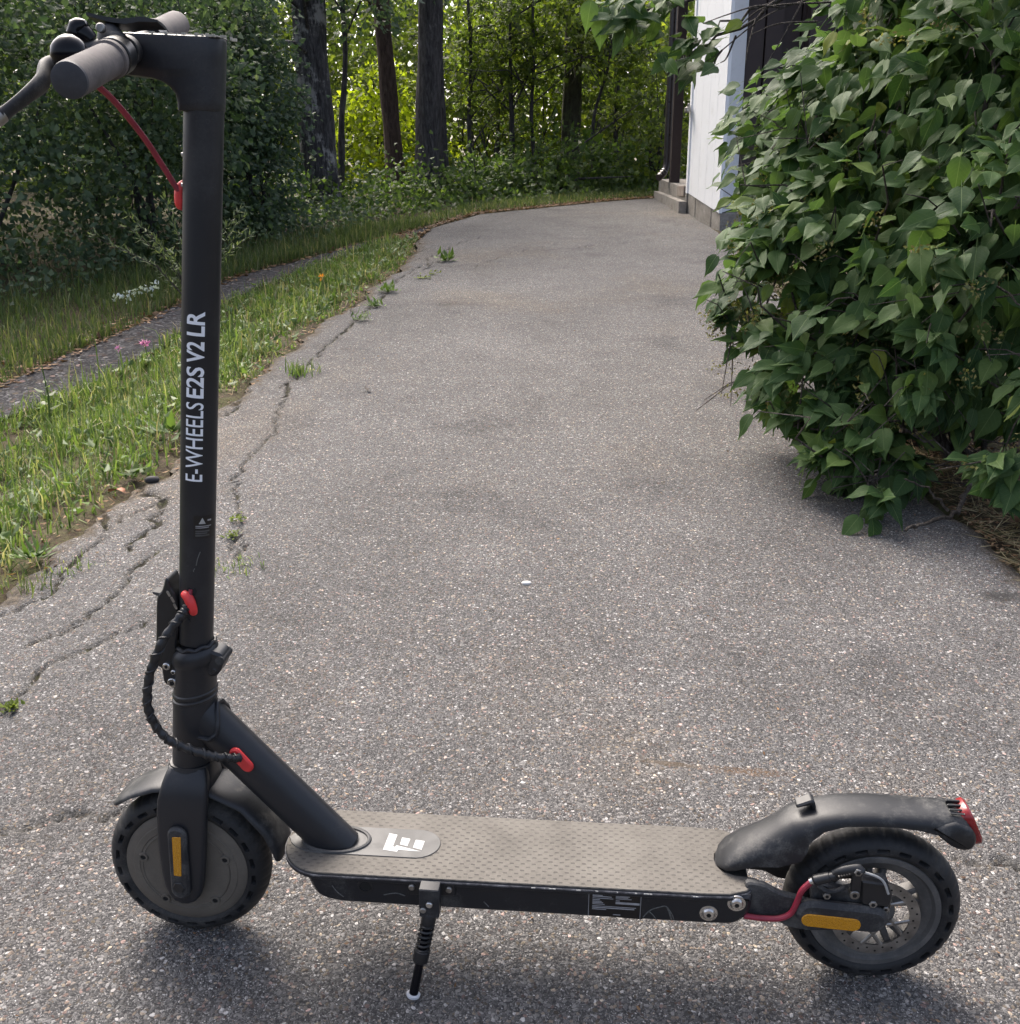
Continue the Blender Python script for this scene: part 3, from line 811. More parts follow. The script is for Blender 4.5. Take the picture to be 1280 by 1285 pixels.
# stem head (curved gooseneck block carrying the bar)
def head_ring(z, uf, hw=.0202, cut=0.0):
    ur = axis_u(z) - .0203 + cut
    k = lambda u: (u - .75) * .045                       # the top runs up slightly towards the bar
    pl = rounded([(uf - cut, -hw), (uf - cut, hw), (ur, hw), (ur, -hw)], [.006, .006, .0185, .0185], 6)
    return [(u, w, z + (k(u) if z > 1.06 else 0)) for u, w in pl]
head = part('stem_head', loft([head_ring(z, uf, hw, c) for z, uf, hw, c in ((1.0262, axis_u(1.026) + .0200, .0200, .0004), (1.0270, axis_u(1.027) + .0206, .0205, 0), (1.034, .7918, .0205, 0), (1.042, .7932, .0204, 0), (1.0485, .7985, .0203, 0), (1.0535, .8060, .0203, 0), (1.0565, .8170, .0202, 0), (1.0580, .8300, .0202, 0),
     (1.0600, .8470, .0202, 0), (1.0640, .8580, .0202, 0), (1.0740, .8630, .0202, 0), (1.0905, .8620, .0202, 0), (1.0930, .8610, .0194, .0008), (1.0938, .8590, .0180, .0022))]), paint_black, None, 40)
pn = part('display_panel', slab(rounded([(.745, -.015), (.838, -.015), (.838, .015), (.745, .015)], .006), 1.0925, 1.0948, .0006, 'uw'), plastic_black, head)
for v in pn.data.vertices: v.co.z += (v.co.x - .75) * .045
m = MB(); gq = np.random.default_rng(4)
for i in range(95):
    u0 = gq.uniform(.738, .815); w0 = gq.choice([-1, 1]) * gq.uniform(.004, .0175); r0 = gq.uniform(.0005, .0018); zt = 1.0932 + (u0 - .75) * .045
    m.add(box(u0 - r0, u0 + r0 * 1.4, w0 - r0, w0 + r0, zt, zt + gq.uniform(.0012, .0034)))
o = m.build('dust', mat_simple('pale_dust', (.40, .38, .32), .9), head); o['kind'] = 'stuff'

# handlebar
HA, HB = Vector((.8035, .207, 1.0388)), Vector((.8680, -.190, 1.1310))
def hb(w): return HA + (HB - HA) * ((HA.y - w) / (HA.y - HB.y))
bar = part('handlebar', tube([hb(w) for w in (.2, .05, -.05, -.185)], .0118, 24), paint_black)
def grip(w0, w1, name='grip'):
    d = 1 if w1 > w0 else -1
    ws = [w0, w0 + d * .002, w0 + d * .010, w0 + d * .012, w1 - d * .006, w1 - d * .001, w1]
    return part(name, tube([hb(w) for w in ws], [.0148, .0172, .0172, .0150, .0152, .0146, .0120], 32), grip_rubber, None, 40)
gl = grip(.086, .205)
ecap = part('grip_cap', tube([hb(w) for w in (.2035, .2068, .2082)], [.0149, .0145, .0120], 32), grip_end, gl)
gr = grip(-.075, -.188)
# clamps, brake lever, throttle thumb lever, bell
bdir = (HA - HB).normalized()
def ringbar(name, w0, w1, r, mat, parent=None): return part(name, tube([hb(w) for w in (w0, w0 + .001, w1 - .001, w1)], [r - .001, r, r, r - .001], 28), mat, parent or sc)
ringbar('bar_clamp', .026, .040, .0142, plastic_grey)
lev = ringbar('brake_lever', .058, .082, .0175, plastic_black)
part('lever_housing', [tube(curve_pts([hb(.072) + Vector((.012, 0, .004)), hb(.078) + Vector((.026, 0, .002)), hb(.088) + Vector((.034, .002, -.004))], 5), [.012] * 10 + [.010], 14, sq=.8)], plastic_black, lev)
lp = curve_pts([(.866, .092, 1.064), (.868, .120, 1.056), (.862, .142, 1.043), (.865, .163, 1.031), (.8735, .181, 1.0180), (.8775, .1885, 1.0125)], 6)
part('lever_blade', tube(lp, [.0075 + .0015 * math.sin(i * .2) for i in range(len(lp))], 14, sq=.62), plastic_grey, lev)
part('lever_tip', tube([(.8765, .1868, 1.0138), (.8800, .1925, 1.0092), (.8812, .1948, 1.0078)], [.0066, .0066, .003], 12, sq=.7), steel_dull, lev)
thumb = part('throttle', tube([hb(w) for w in (-.045, -.043, -.070, -.072)], [.015, .018, .018, .015], 24), plastic_black)
# mode pod and thumb paddle sitting on the bar beside the head
pod = part('control_pod', [tube(curve_pts([hb(.052) + Vector((.004, 0, .006)), hb(.050) + Vector((.009, 0, .014)), hb(.046) + Vector((.006, 0, .024))], 5), [.015, .015, .0148, .0145, .014, .0135, .013, .012, .011, .009, .006], 18, sq=.85)], plastic_grey)
pad = [(-.033, .0075), (-.020, .0045), (.0, .0015), (.020, .0035), (.036, .0005), (.036, -.0015), (.018, -.001), (.004, -.003), (-.012, -.001), (-.033, .0045)]
pc = hb(.046) + Vector((-.006, 0, .0245))
part('thumb_paddle', loft([[tuple(pc + Vector((-q[0], w, q[1] + .25 * w))) for q in pad] for w in (-.0095, -.008, .008, .0095)]), plastic_black, pod)
part('pivot_screw', disc_w((pc.x + .016, pc.z - .005), .0045, .0625, .0665, 14), steel_dull, pod)
part('mode_button', [tube(curve_pts([hb(.062) + Vector((.020, .010, .010)), hb(.062) + Vector((.030, .014, .020)), hb(.062) + Vector((.020, .014, .026))], 4), [.009, .010, .011, .011, .010, .009, .008, .006, .003], 14)], bell_black, pod)
bc = hb(.125) + Vector((.026, .004, .012)); bt = Vector((.5, .35, .75)).normalized()
rings = []
b1 = bt.orthogonal().normalized(); b2 = bt.cross(b1)
for r, h in ((.008, -.010), (.0155, -.0085), (.0165, -.005), (.0160, .0), (.0134, .006), (.0085, .0102), (.0032, .0118)):
    rings.append([tuple(bc + bt * h + (b1 * math.cos(2 * math.pi * k / 24) + b2 * math.sin(2 * math.pi * k / 24)) * r) for k in range(24)])
bell = part('bell', loft(rings), bell_black, None, 50)
part('bell_bracket', tube([bc - bt * .011, hb(.122)], [.007, .009], 10), plastic_black, bell)

# upper brake cable and its grommet
part('brake_cable', tube(curve_pts([(.856, .088, 1.056), (.8415, .080, 1.0440), (.8330, .062, 1.0290), (.8242, .030, 1.000), (.8145, .012, .9715), (.8057, .004, .9512), (.795, .0, .940)], 6), .0031, 10), red_cable)
def pill(c0, c1, r, w0, w1, b=.0012): return slab(capsule2d(c0, c1, r), w0, w1, b)
gm = tube(curve_pts([on_axis(.930, .0205), on_axis(.938, .0235), on_axis(.950, .0235), on_axis(.959, .0205)], 4), [.002, .0045, .0058, .0062, .0064, .0064, .0064, .0064, .0062, .006, .005, .004, .002], 16)
part('cable_grommet', gm, red_rubber)
for z in (.985, .955):
    a = R(52); c = on_axis(z + .0)
    part('stem_screw', tube([c + Vector((.0195, .004, 0)), c + Vector((.0212, .0045, 0)), c + Vector((.0216, .0046, 0))], [.002, .002, .0012], 10), steel, stem)

# printed words on the stem
def stem_point(ang, z, r=.02045):
    return on_axis(z) + Vector((r * math.sin(ang), r * math.cos(ang), r * math.sin(ang) * .113))
def stem_word(text, z0, z1, cap_h, ang0, bold):
    cu = bpy.data.curves.new('lettering', 'FONT'); cu.body = text; cu.size = 1.0; cu.offset = bold; cu.resolution_u = 4
    ob = bpy.data.objects.new('lettering', cu); col.objects.link(ob)
    bpy.context.view_layer.update()
    me = bpy.data.meshes.new_from_object(ob.evaluated_get(bpy.context.evaluated_depsgraph_get()))
    bpy.data.objects.remove(ob); bpy.data.curves.remove(cu)
    bm = bmesh.new(); bm.from_mesh(me)
    bmesh.ops.triangulate(bm, faces=bm.faces)
    x0 = min(v.co.x for v in bm.verts); x1 = max(v.co.x for v in bm.verts); y0 = min(v.co.y for v in bm.verts if True); y1 = max(v.co.y for v in bm.verts)
    # cut across the letters so that they can follow the round tube
    for k in range(1, 8):
        yk = y0 + (y1 - y0) * k / 8
        bmesh.ops.bisect_plane(bm, geom=bm.verts[:] + bm.edges[:] + bm.faces[:], plane_co=(0, yk, 0), plane_no=(0, 1, 0))
    for v in bm.verts:
        tz = z0 + (v.co.x - x0) / (x1 - x0) * (z1 - z0)
        # letters read upwards: their tops point to the front of the scooter
        ang = ang0 + ((v.co.y - y0) / (y1 - y0) - .5) * cap_h / .0202
        v.co = stem_point(ang, tz)
    me2 = bpy.data.meshes.new('mesh'); bm.to_mesh(me2); bm.free()
    bpy.data.meshes.remove(me)
    return link('lettering', me2, letter_white, stem)
ANG = R(-5.5)
stem_word('E-WHEELS', .6375, .7285, .0196, ANG, .005)
stem_word('E2S', .7335, .7680, .0196, ANG, .021)
stem_word('V2', .7722, .7955, .0196, ANG, .024)
stem_word('LR', .8015, .8280, .0196, ANG, .022)

def stem_patch(name, a0, a1, z0, z1, mat, r, parent, shape=None):
    n = 8; v = []; f = []
    for i in range(n + 1):
        a = a0 + (a1 - a0) * i / n
        lo, hi = (z0, z1) if shape is None else shape(i / n)
        v.append(stem_point(a, lo, r)); v.append(stem_point(a, hi, r))
    for i in range(n): f.append((2 * i, 2 * i + 1, 2 * i + 3, 2 * i + 2))
    return part(name, (v, f), mat, parent)
wl = stem_patch('warning_label', R(-8), R(-82), .5685, .5965, label_black, .02040, stem)
stem_patch('warning_triangle', R(-24), R(-46), 0, 0, white_print, .02055, wl, lambda t: (.5865, .5865 + .0001 + .0075 * (1 - abs(2 * t - 1))))
stem_patch('label_line', R(-52), R(-66), .5895, .5915, grey_print, .02055, wl)
for k, (za, zb, e) in enumerate(((.5832, .5842, 66), (.5812, .5822, 58), (.5765, .5785, 60), (.574, .5758, 52), (.5712, .5732, 60))):
    stem_patch('label_line', R(-14), R(-e), za, zb, grey_print if k < 2 else mat_simple('faint_print', (.06, .06, .06), .6), .02055, wl)
# scuff marks
for (a0, z0), (a1, z1) in (((-18, .535), (-30, .552)), ((-10, .527), (-14, .531)), ((5, .49), (9, .497))):
    part('scuff', tube([stem_point(R(a0), z0), stem_point(R((a0 + a1) / 2 + 2), (z0 + z1) / 2), stem_point(R(a1), z1)], .0006, 5), mat_simple('grey_scuff', (.10, .10, .095), .8), stem)

# folding latch at the front of the stem
lo = [(.8655, .505), (.8625, .5153), (.8585, .512), (.8575, .5026), (.8525, .4933), (.8508, .4838), (.854, .4476), (.8590, .4275), (.8600, .3902), (.8590, .374), (.8690, .367), (.8799, .3749), (.8802, .3952), (.8856, .3970), (.8846, .4208), (.8765, .4855), (.8740, .4925), (.8690, .497)]
latch = part('folding_latch', slab(rounded(lo, .004, 3), -.0150, .0150, .0015), plastic_black)
part('latch_tab', slab(rounded([(.873, .4915), (.8835, .4935), (.8838, .4905), (.879, .4882), (.873, .4868)], .001, 2), -.008, .008, .0006), plastic_grey, latch)
for c, r in (((.8726, .3992), .0048), ((.8646, .3915), .0034), ((.8675, .3772), .0062)):
    b = part('latch_bolt', disc_w(c, r, .0140, .0190, 18), steel, latch)
    part('bolt_socket', disc_w(c, r * .48, .0186, .0193, 6, .0001), void_black, b)
for c in ((.8604, .4949), (.8563, .4874), (.8538, .4788)):
    part('latch_slot', slab(capsule2d((c[0] - .001, c[1] - .0022), (c[0] + .001, c[1] + .0022), .0016), .0148, .0155, .0002), steel_dull, latch)

# collar with its hinge hook, lower sleeve, rings, head tube
def sleeve(name, prof, mat, parent=None, n=40):
    return part(name, loft([[tuple(on_axis(z) + Vector((r * math.cos(2 * math.pi * k / n), r * math.sin(2 * math.pi * k / n), -.113 * r * math.cos(2 * math.pi * k / n)))) for k in range(n)] for z, r in prof]), mat, parent, 40)
collar = sleeve('hinge_collar', [(.4235, .0205), (.4205, .0250), (.4140, .0288), (.4060, .0292), (.4015, .0276), (.3990, .0264), (.3600, .0262)], paint_black)
hk = rounded([(.830, .4160), (.819, .4215), (.8060, .4175), (.8020, .4130), (.8020, .4060), (.8085, .3910), (.8160, .3850), (.8270, .3870)], [.004, .005, .006, .003, .004, .006, .006, .004], 4)
hook = part('hinge_hook', slab(hk, -.0145, .0145, .003), paint_black, collar)
part('hinge_pin', disc_w((.8150, .3945), .0038, .0140, .0155, 16), plastic_black, hook)
part('hinge_roller', tube([(.8062, -.0140, .4085), (.8062, .0148, .4085)], .0058, 16), plastic_grey, hook)
sleeve('steering_ring', [(.3625, .0262), (.3610, .0276), (.3575, .0276), (.3560, .0262)], plastic_black)
sleeve('steering_ring', [(.3545, .0262), (.3530, .0278), (.3505, .0278), (.3490, .0262)], plastic_black)
sleeve('head_tube', [(.3580, .0255), (.3490, .0270), (.2640, .0272), (.2615, .0262), (.2585, .0262)], paint_black)
c = stem_point(R(14), .4995, .0198)
hole = part('cable_port', [tube([stem_point(R(-5), .502, .0200), stem_point(R(-5), .5021, .0206)], [.0058, .0058], 16)], void_black, stem)
hole2 = part('stem_rivet', [tube([stem_point(R(8), .4625, .0195), stem_point(R(8), .4625, .0212), stem_point(R(8), .4625, .0214)], [.0034, .0034, .002], 12)], plastic_grey, stem)

# lower red grommet and braided hose
part('cable_grommet', tube(curve_pts([(.8415, .0165, .4965), (.8345, .0215, .4955), (.8300, .0240, .4865), (.8285, .0235, .4775), (.8300, .021, .4735)], 5),
     [.003, .0048, .0054, .0058, .006, .006, .006, .006, .006, .006, .0058, .0056, .0055, .0054, .0052, .005, .0048, .0046, .004, .0036, .0025], 14), red_rubber)
part('cable_stub', tube([(.8305, .020, .5040), (.8310, .0225, .4960)], .0024, 8), red_cable)
hp = curve_pts([(.8315, .0235, .4865), (.8368, .026, .4798), (.8455, .035, .4685), (.8602, .045, .4469), (.8733, .050, .4180), (.8819, .052, .3891), (.8846, .052, .3611), (.8791, .050, .3365), (.8656, .048, .3165), (.8459, .045, .3043), (.8230, .043, .2955), (.8063, .040, .2905), (.7934, .032, .2850), (.7885, .026, .2825)], 12)
hose = part('braided_hose', tube(hp, [.0052 + .0006 * math.sin(i * 1.05) for i in range(len(hp))], 12), plastic_black)
# spiral wrap
P, T, N = frames(hp); sp = []
for i in range(len(P)):
    a = i * .72; b = T[i].cross(N[i]); sp.append(P[i] + N[i] * (.0054 * math.cos(a)) + b * (.0054 * math.sin(a)))
part('hose_wrap', tube(sp, .0014, 6), plastic_black, hose)

# down tube and its weld
d0, d1 = Vector((.856, 0, .342)), Vector((.672, 0, .137))
dd = (d1 - d0).normalized(); dn = Vector((dd.z, 0, -dd.x))
rings = []
for t in (0, .15, .5, .85, 1.0):
    c = d0 + (d1 - d0) * t
    rings.append([tuple(c + dn * (.0282 * math.cos(2 * math.pi * k / 36)) + Vector((0, .0228 * math.sin(2 * math.pi * k / 36), 0))) for k in range(36)])
dt = part('down_tube', loft(rings), paint_black)
wc = d0 + dd * .035
wp_ = []
for a in np.linspace(0, 2 * math.pi, 80):
    q = wc + dn * (.0292 * math.cos(a)) + Vector((0, .0236 * math.sin(a), 0)) + dd * (-.018 * math.cos(2 * a) - .004 + .010 * math.cos(a))
    wp_.append(q + Vector((0, 0, .0008 * math.sin(14 * a))))
part('weld_bead', tube(wp_, .0030, 8), paint_black, dt)
wb = []
for a in np.linspace(0, 2 * math.pi, 60): wb.append((.679 + .043 * math.cos(a), .026 * math.sin(a), .1500 - .0005 * math.cos(a)))
part('weld_bead', tube(wb, .0028, 8), plate_mat, dt)
part('cable_grommet', slab(capsule2d((.7935, .2865), (.7800, .2690), .0078), .0205, .0270, .002), red_rubber)

# fork
def fork_ring(z, ua, ub, hw, rr=.3, n=8):
    poly = rounded([(ua, -hw), (ub, -hw), (ub, hw), (ua, hw)], min(abs(ua - ub), 2 * hw) * rr, 4)
    return [(q[0], q[1], z) for q in poly]
fork = part('fork', loft([fork_ring(.2620, .8325, .8865, .0270, .45), fork_ring(.2560, .8315, .8885, .0280, .44), fork_ring(.2440, .8305, .8915, .0315, .42), fork_ring(.2300, .8310, .8940, .0360, .38), fork_ring(.2240, .8330, .8930, .0370, .36)]), paint_black)
def leg_ring(z, ua, ub, wa, wb, s):
    pl = rounded([(ua, wa), (ub, wa), (ub, wb), (ua, wb)], min(.0075, (wb - wa) * .45), 4)
    return [(q[0], s * q[1], z) for q in pl]
for s in (1, -1):
    part('fork_leg', loft([leg_ring(z, ua, ub, wa, wb, s) for z, ua, ub, wa, wb in ((.2600, .836, .8835, .006, .0245), (.2520, .8335, .8870, .010, .0305), (.2430, .8315, .8900, .016, .0355), (.2330, .8308, .8925, .022, .0395), (.2220, .8312, .8950, .028, .0420), (.2050, .8330, .8975, .0295, .0430), (.1800, .8355, .8995, .0300, .0430), (.1454, .8395, .9010, .0300, .0430),
        (.1150, .8440, .9008, .0300, .0430), (.0933, .8475, .8990, .0300, .0430), (.0800, .8520, .8950, .0300, .0425), (.0715, .8585, .8895, .0305, .0420), (.0670, .8660, .8820, .031, .0410))]), paint_black, fork, 50)
    hs = part('reflector_housing', slab(capsule2d((.8705, .177), (.8740, .0930), .0125), s * .0415, s * .0505, .003), plastic_grey, fork)
    part('reflector', slab(rounded([(.8640, .1775), (.8755, .1768), (.8790, .1185), (.8692, .1178)], .0015, 2), s * .0500, s * .0515, .0004), amber, hs)
    part('axle_nut', disc_w((.8745, .1000), .0085, s * .0500, s * .0520, 6), plastic_black, hs)

# front mudguard
def guard(path, profile, name, mat, parent=None):
    """path: (u, z, half width, side drop); profile bends over the tyre"""
    P = [Vector((q[0], 0, q[1])) for q in path]; rings = []
    for i, q in enumerate(path):
        a = P[max(0, i - 1)]; b = P[min(len(P) - 1, i + 1)]; t = (b - a).normalized(); nrm = Vector((-t.z, 0, t.x))
        hw, dr = q[2], q[3]
        if len(q) > 4: nrm = nrm * q[4]
        o = []
        K = 12; th = .0026
        def sec(k, off):
            a2 = math.pi * (k / K); x = math.cos(a2)
            wv = hw * math.copysign(abs(x) ** .72, x); dv = dr * (1 - max(0, math.sin(a2)) ** .62)
            return wv * (1 - off / hw), dv + off
        outer = [sec(k, 0) for k in range(K + 1)]; inner = [sec(k, th) for k in range(K, -1, -1)]
        inner[0] = (inner[0][0], outer[-1][1]); inner[-1] = (inner[-1][0], outer[0][1])
        for wv, dv in outer + inner: o.append(tuple(P[i] + Vector((0, wv, 0)) - nrm * dv))
        rings.append(o)
    return part(name, loft(rings), mat, parent, 50)
fc = (.8745, .108)
fp = []
for a, hw, dr, rr in ((43, .008, .003, .126), (44.5, .020, .005, .1285), (49, .027, .006, .1295), (60, .029, .007, .1292), (75, .030, .007, .1285), (90, .030, .007, .1290), (110, .030, .007, .1310), (130, .030, .007, .1335), (150, .030, .008, .1335), (163, .0295, .008, .1325), (168.5, .0285, .007, .1315), (170, .0265, .005, .131)):
    fp.append((fc[0] + rr * math.cos(R(a)), fc[1] + rr * math.sin(R(a)), hw, dr))
fg = guard([(q[0], q[1], q[2], q[3], 1) for q in fp[::-1]], None, 'mudguard', fender_plastic)

# wheels
def slotted_tyre(c, n_slots, parent, rb, ro, hw):
    n = n_slots * 14
    prof = [(rb, -hw * .80), (rb + .003, -hw * .92), (.0865, -hw), (.0880, -hw), (.0900, -hw), (.0925, -hw * .99), (.0940, -hw * .97), (.0965, -hw * .93), (.1010, -hw * .78), (.1050, -hw * .52), (ro - .0008, -hw * .25), (ro, 0)]
    prof = prof + [(r, -w) for r, w in prof[-2::-1]]
    rings = []
    for k in range(n):
        a = 2 * math.pi * k / n; ph = (k % 14) / 14.0
        cut = 1 if .22 < ph < .78 else 0
        ring = []
        for r, w in prof:
            ww = w
            if cut and .0895 < r < .0935: ww = w - math.copysign(.0065, w)
            tread = .0009 * (1 if (k % 14) in (0, 1, 7, 8) and r > .100 else 0)
            ring.append((c[0] + (r - tread) * math.cos(a), ww, c[1] + (r - tread) * math.sin(a)))
        rings.append(ring)
    return part('tyre', loft(rings, cap=False, closed=True, loop=True), rubber, parent, 28)

fw = empty('front_wheel', parent=sc)
slotted_tyre((.8765, .108), 22, fw, .080, .1079, .0225)
for s in (1, -1):
    hc = part('hub_cover', lathe_w([(.0, s * .020), (.0, s * .0262), (.0585, s * .0258), (.0600, s * .0248), (.0612, s * .0258), (.0690, s * .0250), (.0700, s * .0238), (.0775, s * .0228), (.0815, s * .0200), (.0815, s * .010)], (.8755, .108), 72, False), hub_mat, fw, 30)
    if s > 0:
        for k in range(5):
            a = R(16 + 72 * k); cc = (.8745 + .0575 * math.cos(a), .108 + .0575 * math.sin(a))
            b = part('hub_screw', lathe_w([(.0, .0262), (.0036, .0262), (.0038, .0280), (.0062, .0280), (.0068, .0255)], cc, 18, False), hub_mat, fw); part('screw_recess', disc_w(cc, .0034, .0255, .0268, 12, .0001), void_black, fw)
            a0, a1 = a + .13, a + 2 * math.pi / 5 - .13
            part('cover_rib', tube([(.8745 + .0578 * math.cos(t), .0258, .108 + .0578 * math.sin(t)) for t in np.linspace(a0, a1, 14)], .0009, 6), hub_mat, fw)

rw = empty('rear_wheel', parent=sc)
rc = (0.0, .108)
slotted_tyre(rc, 22, rw, .080, .1079, .0225)
rim = part('rim', lathe_w([(.0815, -.018), (.0800, -.0205), (.0735, -.0205), (.0700, -.016), (.0600, -.012), (.0575, -.010), (.0575, .010), (.0600, .012), (.0700, .016), (.0735, .0205), (.0800, .0205), (.0815, .018)], rc, 96), alloy, rw, 30)
part('hub', lathe_w([(.010, -.030), (.017, -.030), (.019, -.022), (.026, -.018), (.026, .018), (.019, .022), (.017, .030), (.010, .030)], rc, 40), alloy, rw)
for k in range(5):
    a = R(18 + 72 * k)
    for s in (-1, 1):
        b = a + s * .17
        p0 = Vector((.024 * math.cos(a + s * .12), 0, .108 + .024 * math.sin(a + s * .12))); p1 = Vector((.0600 * math.cos(b), 0, .108 + .0600 * math.sin(b)))
        d = (p1 - p0).normalized(); q = Vector((-d.z, 0, d.x)) * .0040
        part('spoke', slab([(v.x, v.z) for v in (p0 - q * 1.3, p1 - q, p1 + q, p0 + q * 1.3)], -.0085, .0085, .0015), alloy, rw)
disc = part('brake_disc', [lathe_w([(.0405, .0295), (.0535, .0295), (.0535, .0315), (.0405, .0315)], (.001, .1085), 72)], steel_dull, rw)
for k in range(5):
    a = R(54 + 72 * k)
    for s in (-.28, .28):
        part('disc_arm', tube([(.001 + .018 * math.cos(a - s), .0305, .1085 + .018 * math.sin(a - s)), (.001 + .042 * math.cos(a + s), .0305, .1085 + .042 * math.sin(a + s))], .0026, 6, sq=.5), steel_dull, disc)
m = MB()
for k in range(30):
    a = 2 * math.pi * k / 30; r = .0450 if k % 2 else .0492
    m.add(disc_w((.001 + r * math.cos(a), .1085 + r * math.sin(a)), .0014, .0310, .03175, 8, .0001))
m.build('disc_holes', void_black, disc)

# deck
def deck_z(u): return .1551 - .01335 * (u - .2189)
deck_tilt = -.01335
def deckify(o):
    """tip a flat deck part to the deck's small slope"""
    for v in o.data.vertices: v.co.z += deck_tilt * (v.co.x - .2189)
    return o
nose = [(.7445 - .060 * (1 - math.cos(a)), .0655 * math.sin(a)) for a in np.linspace(-math.pi / 2, math.pi / 2, 21)]
tail = [(.2150, .0655), (.1840, .0640), (.1620, .0560), (.1480, .0400), (.1450, .0335), (.1470, .0290), (.1720, .0260), (.1860, .0210), (.1930, .0110), (.1945, 0), (.1930, -.0110), (.1860, -.0210), (.1720, -.0260), (.1470, -.0290), (.1450, -.0335), (.1480, -.0400), (.1620, -.0560), (.1840, -.0640), (.2150, -.0655)]
outl = nose + tail
deck = deckify(part('deck', slab(outl, .1452, .1530, .0015, 'uw'), deck_side))
edge = deckify(part('deck_edge', slab(inset(outl, -.0006), .1495, .1522, .0006, 'uw'), silver_edge, deck))
deckify(part('deck_mat', slab(inset(outl, .0016), .1526, .1551, .0008, 'uw'), mat_rubber, deck))
plate = [(.7420, 0)] + [(.7400 - .05 * (1 - math.cos(a)), .028 * math.sin(a)) for a in np.linspace(.15, math.pi / 2, 7)] + [(.5750, .0285)] + [(.5740 - .031 * math.sin(a), .0285 * math.cos(a)) for a in np.linspace(.15, math.pi - .15, 15)] + [(.5750, -.0285)] + [(.7400 - .05 * (1 - math.cos(a)), -.028 * math.sin(a)) for a in np.linspace(math.pi / 2, .15, 7)]
pl_ = deckify(part('deck_plate', slab(plate, .1545, .1562, .0006, 'uw'), plate_mat, deck))
LOGO = [[(.6131, -.0174), (.6022, -.0149), (.6034, .0083), (.6009, .0098), (.5989, .0062), (.5661, .0159), (.5954, .0148), (.5964, .0189), (.6147, .016)],
        [(.5949, -.0101), (.5839, -.0081), (.585, .0069), (.5951, .0039)], [(.5763, -.0069), (.5644, -.005), (.5656, .0125), (.5773, .0087)]]
for q in LOGO: deckify(part('emblem', slab(q, .1561, .1565, 0, 'uw'), white_print, deck))
# battery box under the deck
bo = rounded([(.7050, .1465), (.6905, .1090), (.6640, .1024), (.4882, .1040), (.2155, .1070), (.1730, .1085), (.1570, .1290), (.1570, .1520)], [.002, .014, .02, .002, .002, .012, .012, .002], 5)
bx_ = part('battery_box', slab(bo, -.0620, .0620, .005), deck_side, None, 30)
def side(u, z): return (u, z)
for c in ((.2070, .1252), (.1750, .1423)):
    b = part('deck_bolt', lathe_w([(.0, .0660), (.0060, .0655), (.0075, .0640), (.0080, .0625), (.0108, .0625), (.0112, .0615)], c, 28, False), steel, bx_)
    part('bolt_socket', disc_w(c, .0030, .0656, .0663, 6, .0001), void_black, b)
part('charge_port', lathe_w([(.0, .0615), (.0068, .0618), (.0072, .0628), (.0098, .0624), (.0100, .0615)], (.628, .1315), 24, False), plastic_black, bx_)
part('port_hole', disc_w((.628, .1315), .0066, .0615, .0622, 20, .0002), void_black, bx_)
lb = part('rating_label', slab([(.3520, .1460), (.2890, .1460), (.2860, .1095), (.3500, .1110)], .0618, .0622, 0), label_black, bx_)
def lbar(u0, u1, z, h, mat=grey_print): part('label_line', slab([(u0, z), (u1, z), (u1, z + h), (u0, z + h)], .0621, .0624, 0), mat, lb)
for u0 in (.3518, .2890): lbar(u0, u0 - .0006, .1105, .0355)
for k, (u0, u1, z, h) in enumerate([(.347, .327, .1428, .0012), (.347, .335, .1408, .0010), (.347, .324, .1390, .0012), (.347, .322, .1366, .0008), (.347, .338, .1340, .0012), (.347, .336, .1318, .0010), (.347, .334, .1298, .0012), (.347, .332, .1278, .0009),
                                    (.319, .306, .1428, .0012), (.319, .302, .1408, .0010), (.319, .304, .1390, .0012), (.319, .300, .1372, .0009), (.319, .314, .1342, .0010), (.319, .290, .1300, .0030), (.347, .296, .1225, .0014), (.347, .330, .1203, .0009), (.347, .294, .1250, .0009), (.3215, .3125, .1135, .0010)]):
    lbar(u0, u1, z, h)
# curved scuffs by the label and pale scrapes
scf = mat_simple('pale_scrape', (.105, .105, .098), .85, var=.4, scale=300)
for pts in ([(.2849, .1131), (.2800, .1205), (.2747, .1255), (.2660, .1295), (.2589, .1315), (.2540, .1260), (.2500, .1190), (.2479, .1127)], [(.2790, .1230), (.2730, .1170), (.2690, .1110)], [(.2565, .1300), (.2535, .1220), (.2508, .1130)], [(.6700, .1290), (.6640, .1200), (.6560, .1130)], [(.6050, .1200), (.5900, .1240), (.5780, .1210)], [(.4800, .1200), (.4740, .1130)]):
    part('scrape', tube(curve_pts([(u, .0619, z) for u, z in pts], 4), .0007, 5, sq=1.6), scf, bx_)
# nicks of bare metal along the deck edge
gq = np.random.default_rng(9); m = MB()
for i in range(16):
    u0 = gq.uniform(.22, .42); l0 = gq.uniform(.0006, .004); m.add(box(u0, u0 + l0, .0655, .0664, .1507 + deck_tilt * (u0 - .2189), .1520 + deck_tilt * (u0 - .2189)))
nk = m.build('edge_nicks', white_print, deck); nk['kind'] = 'stuff'

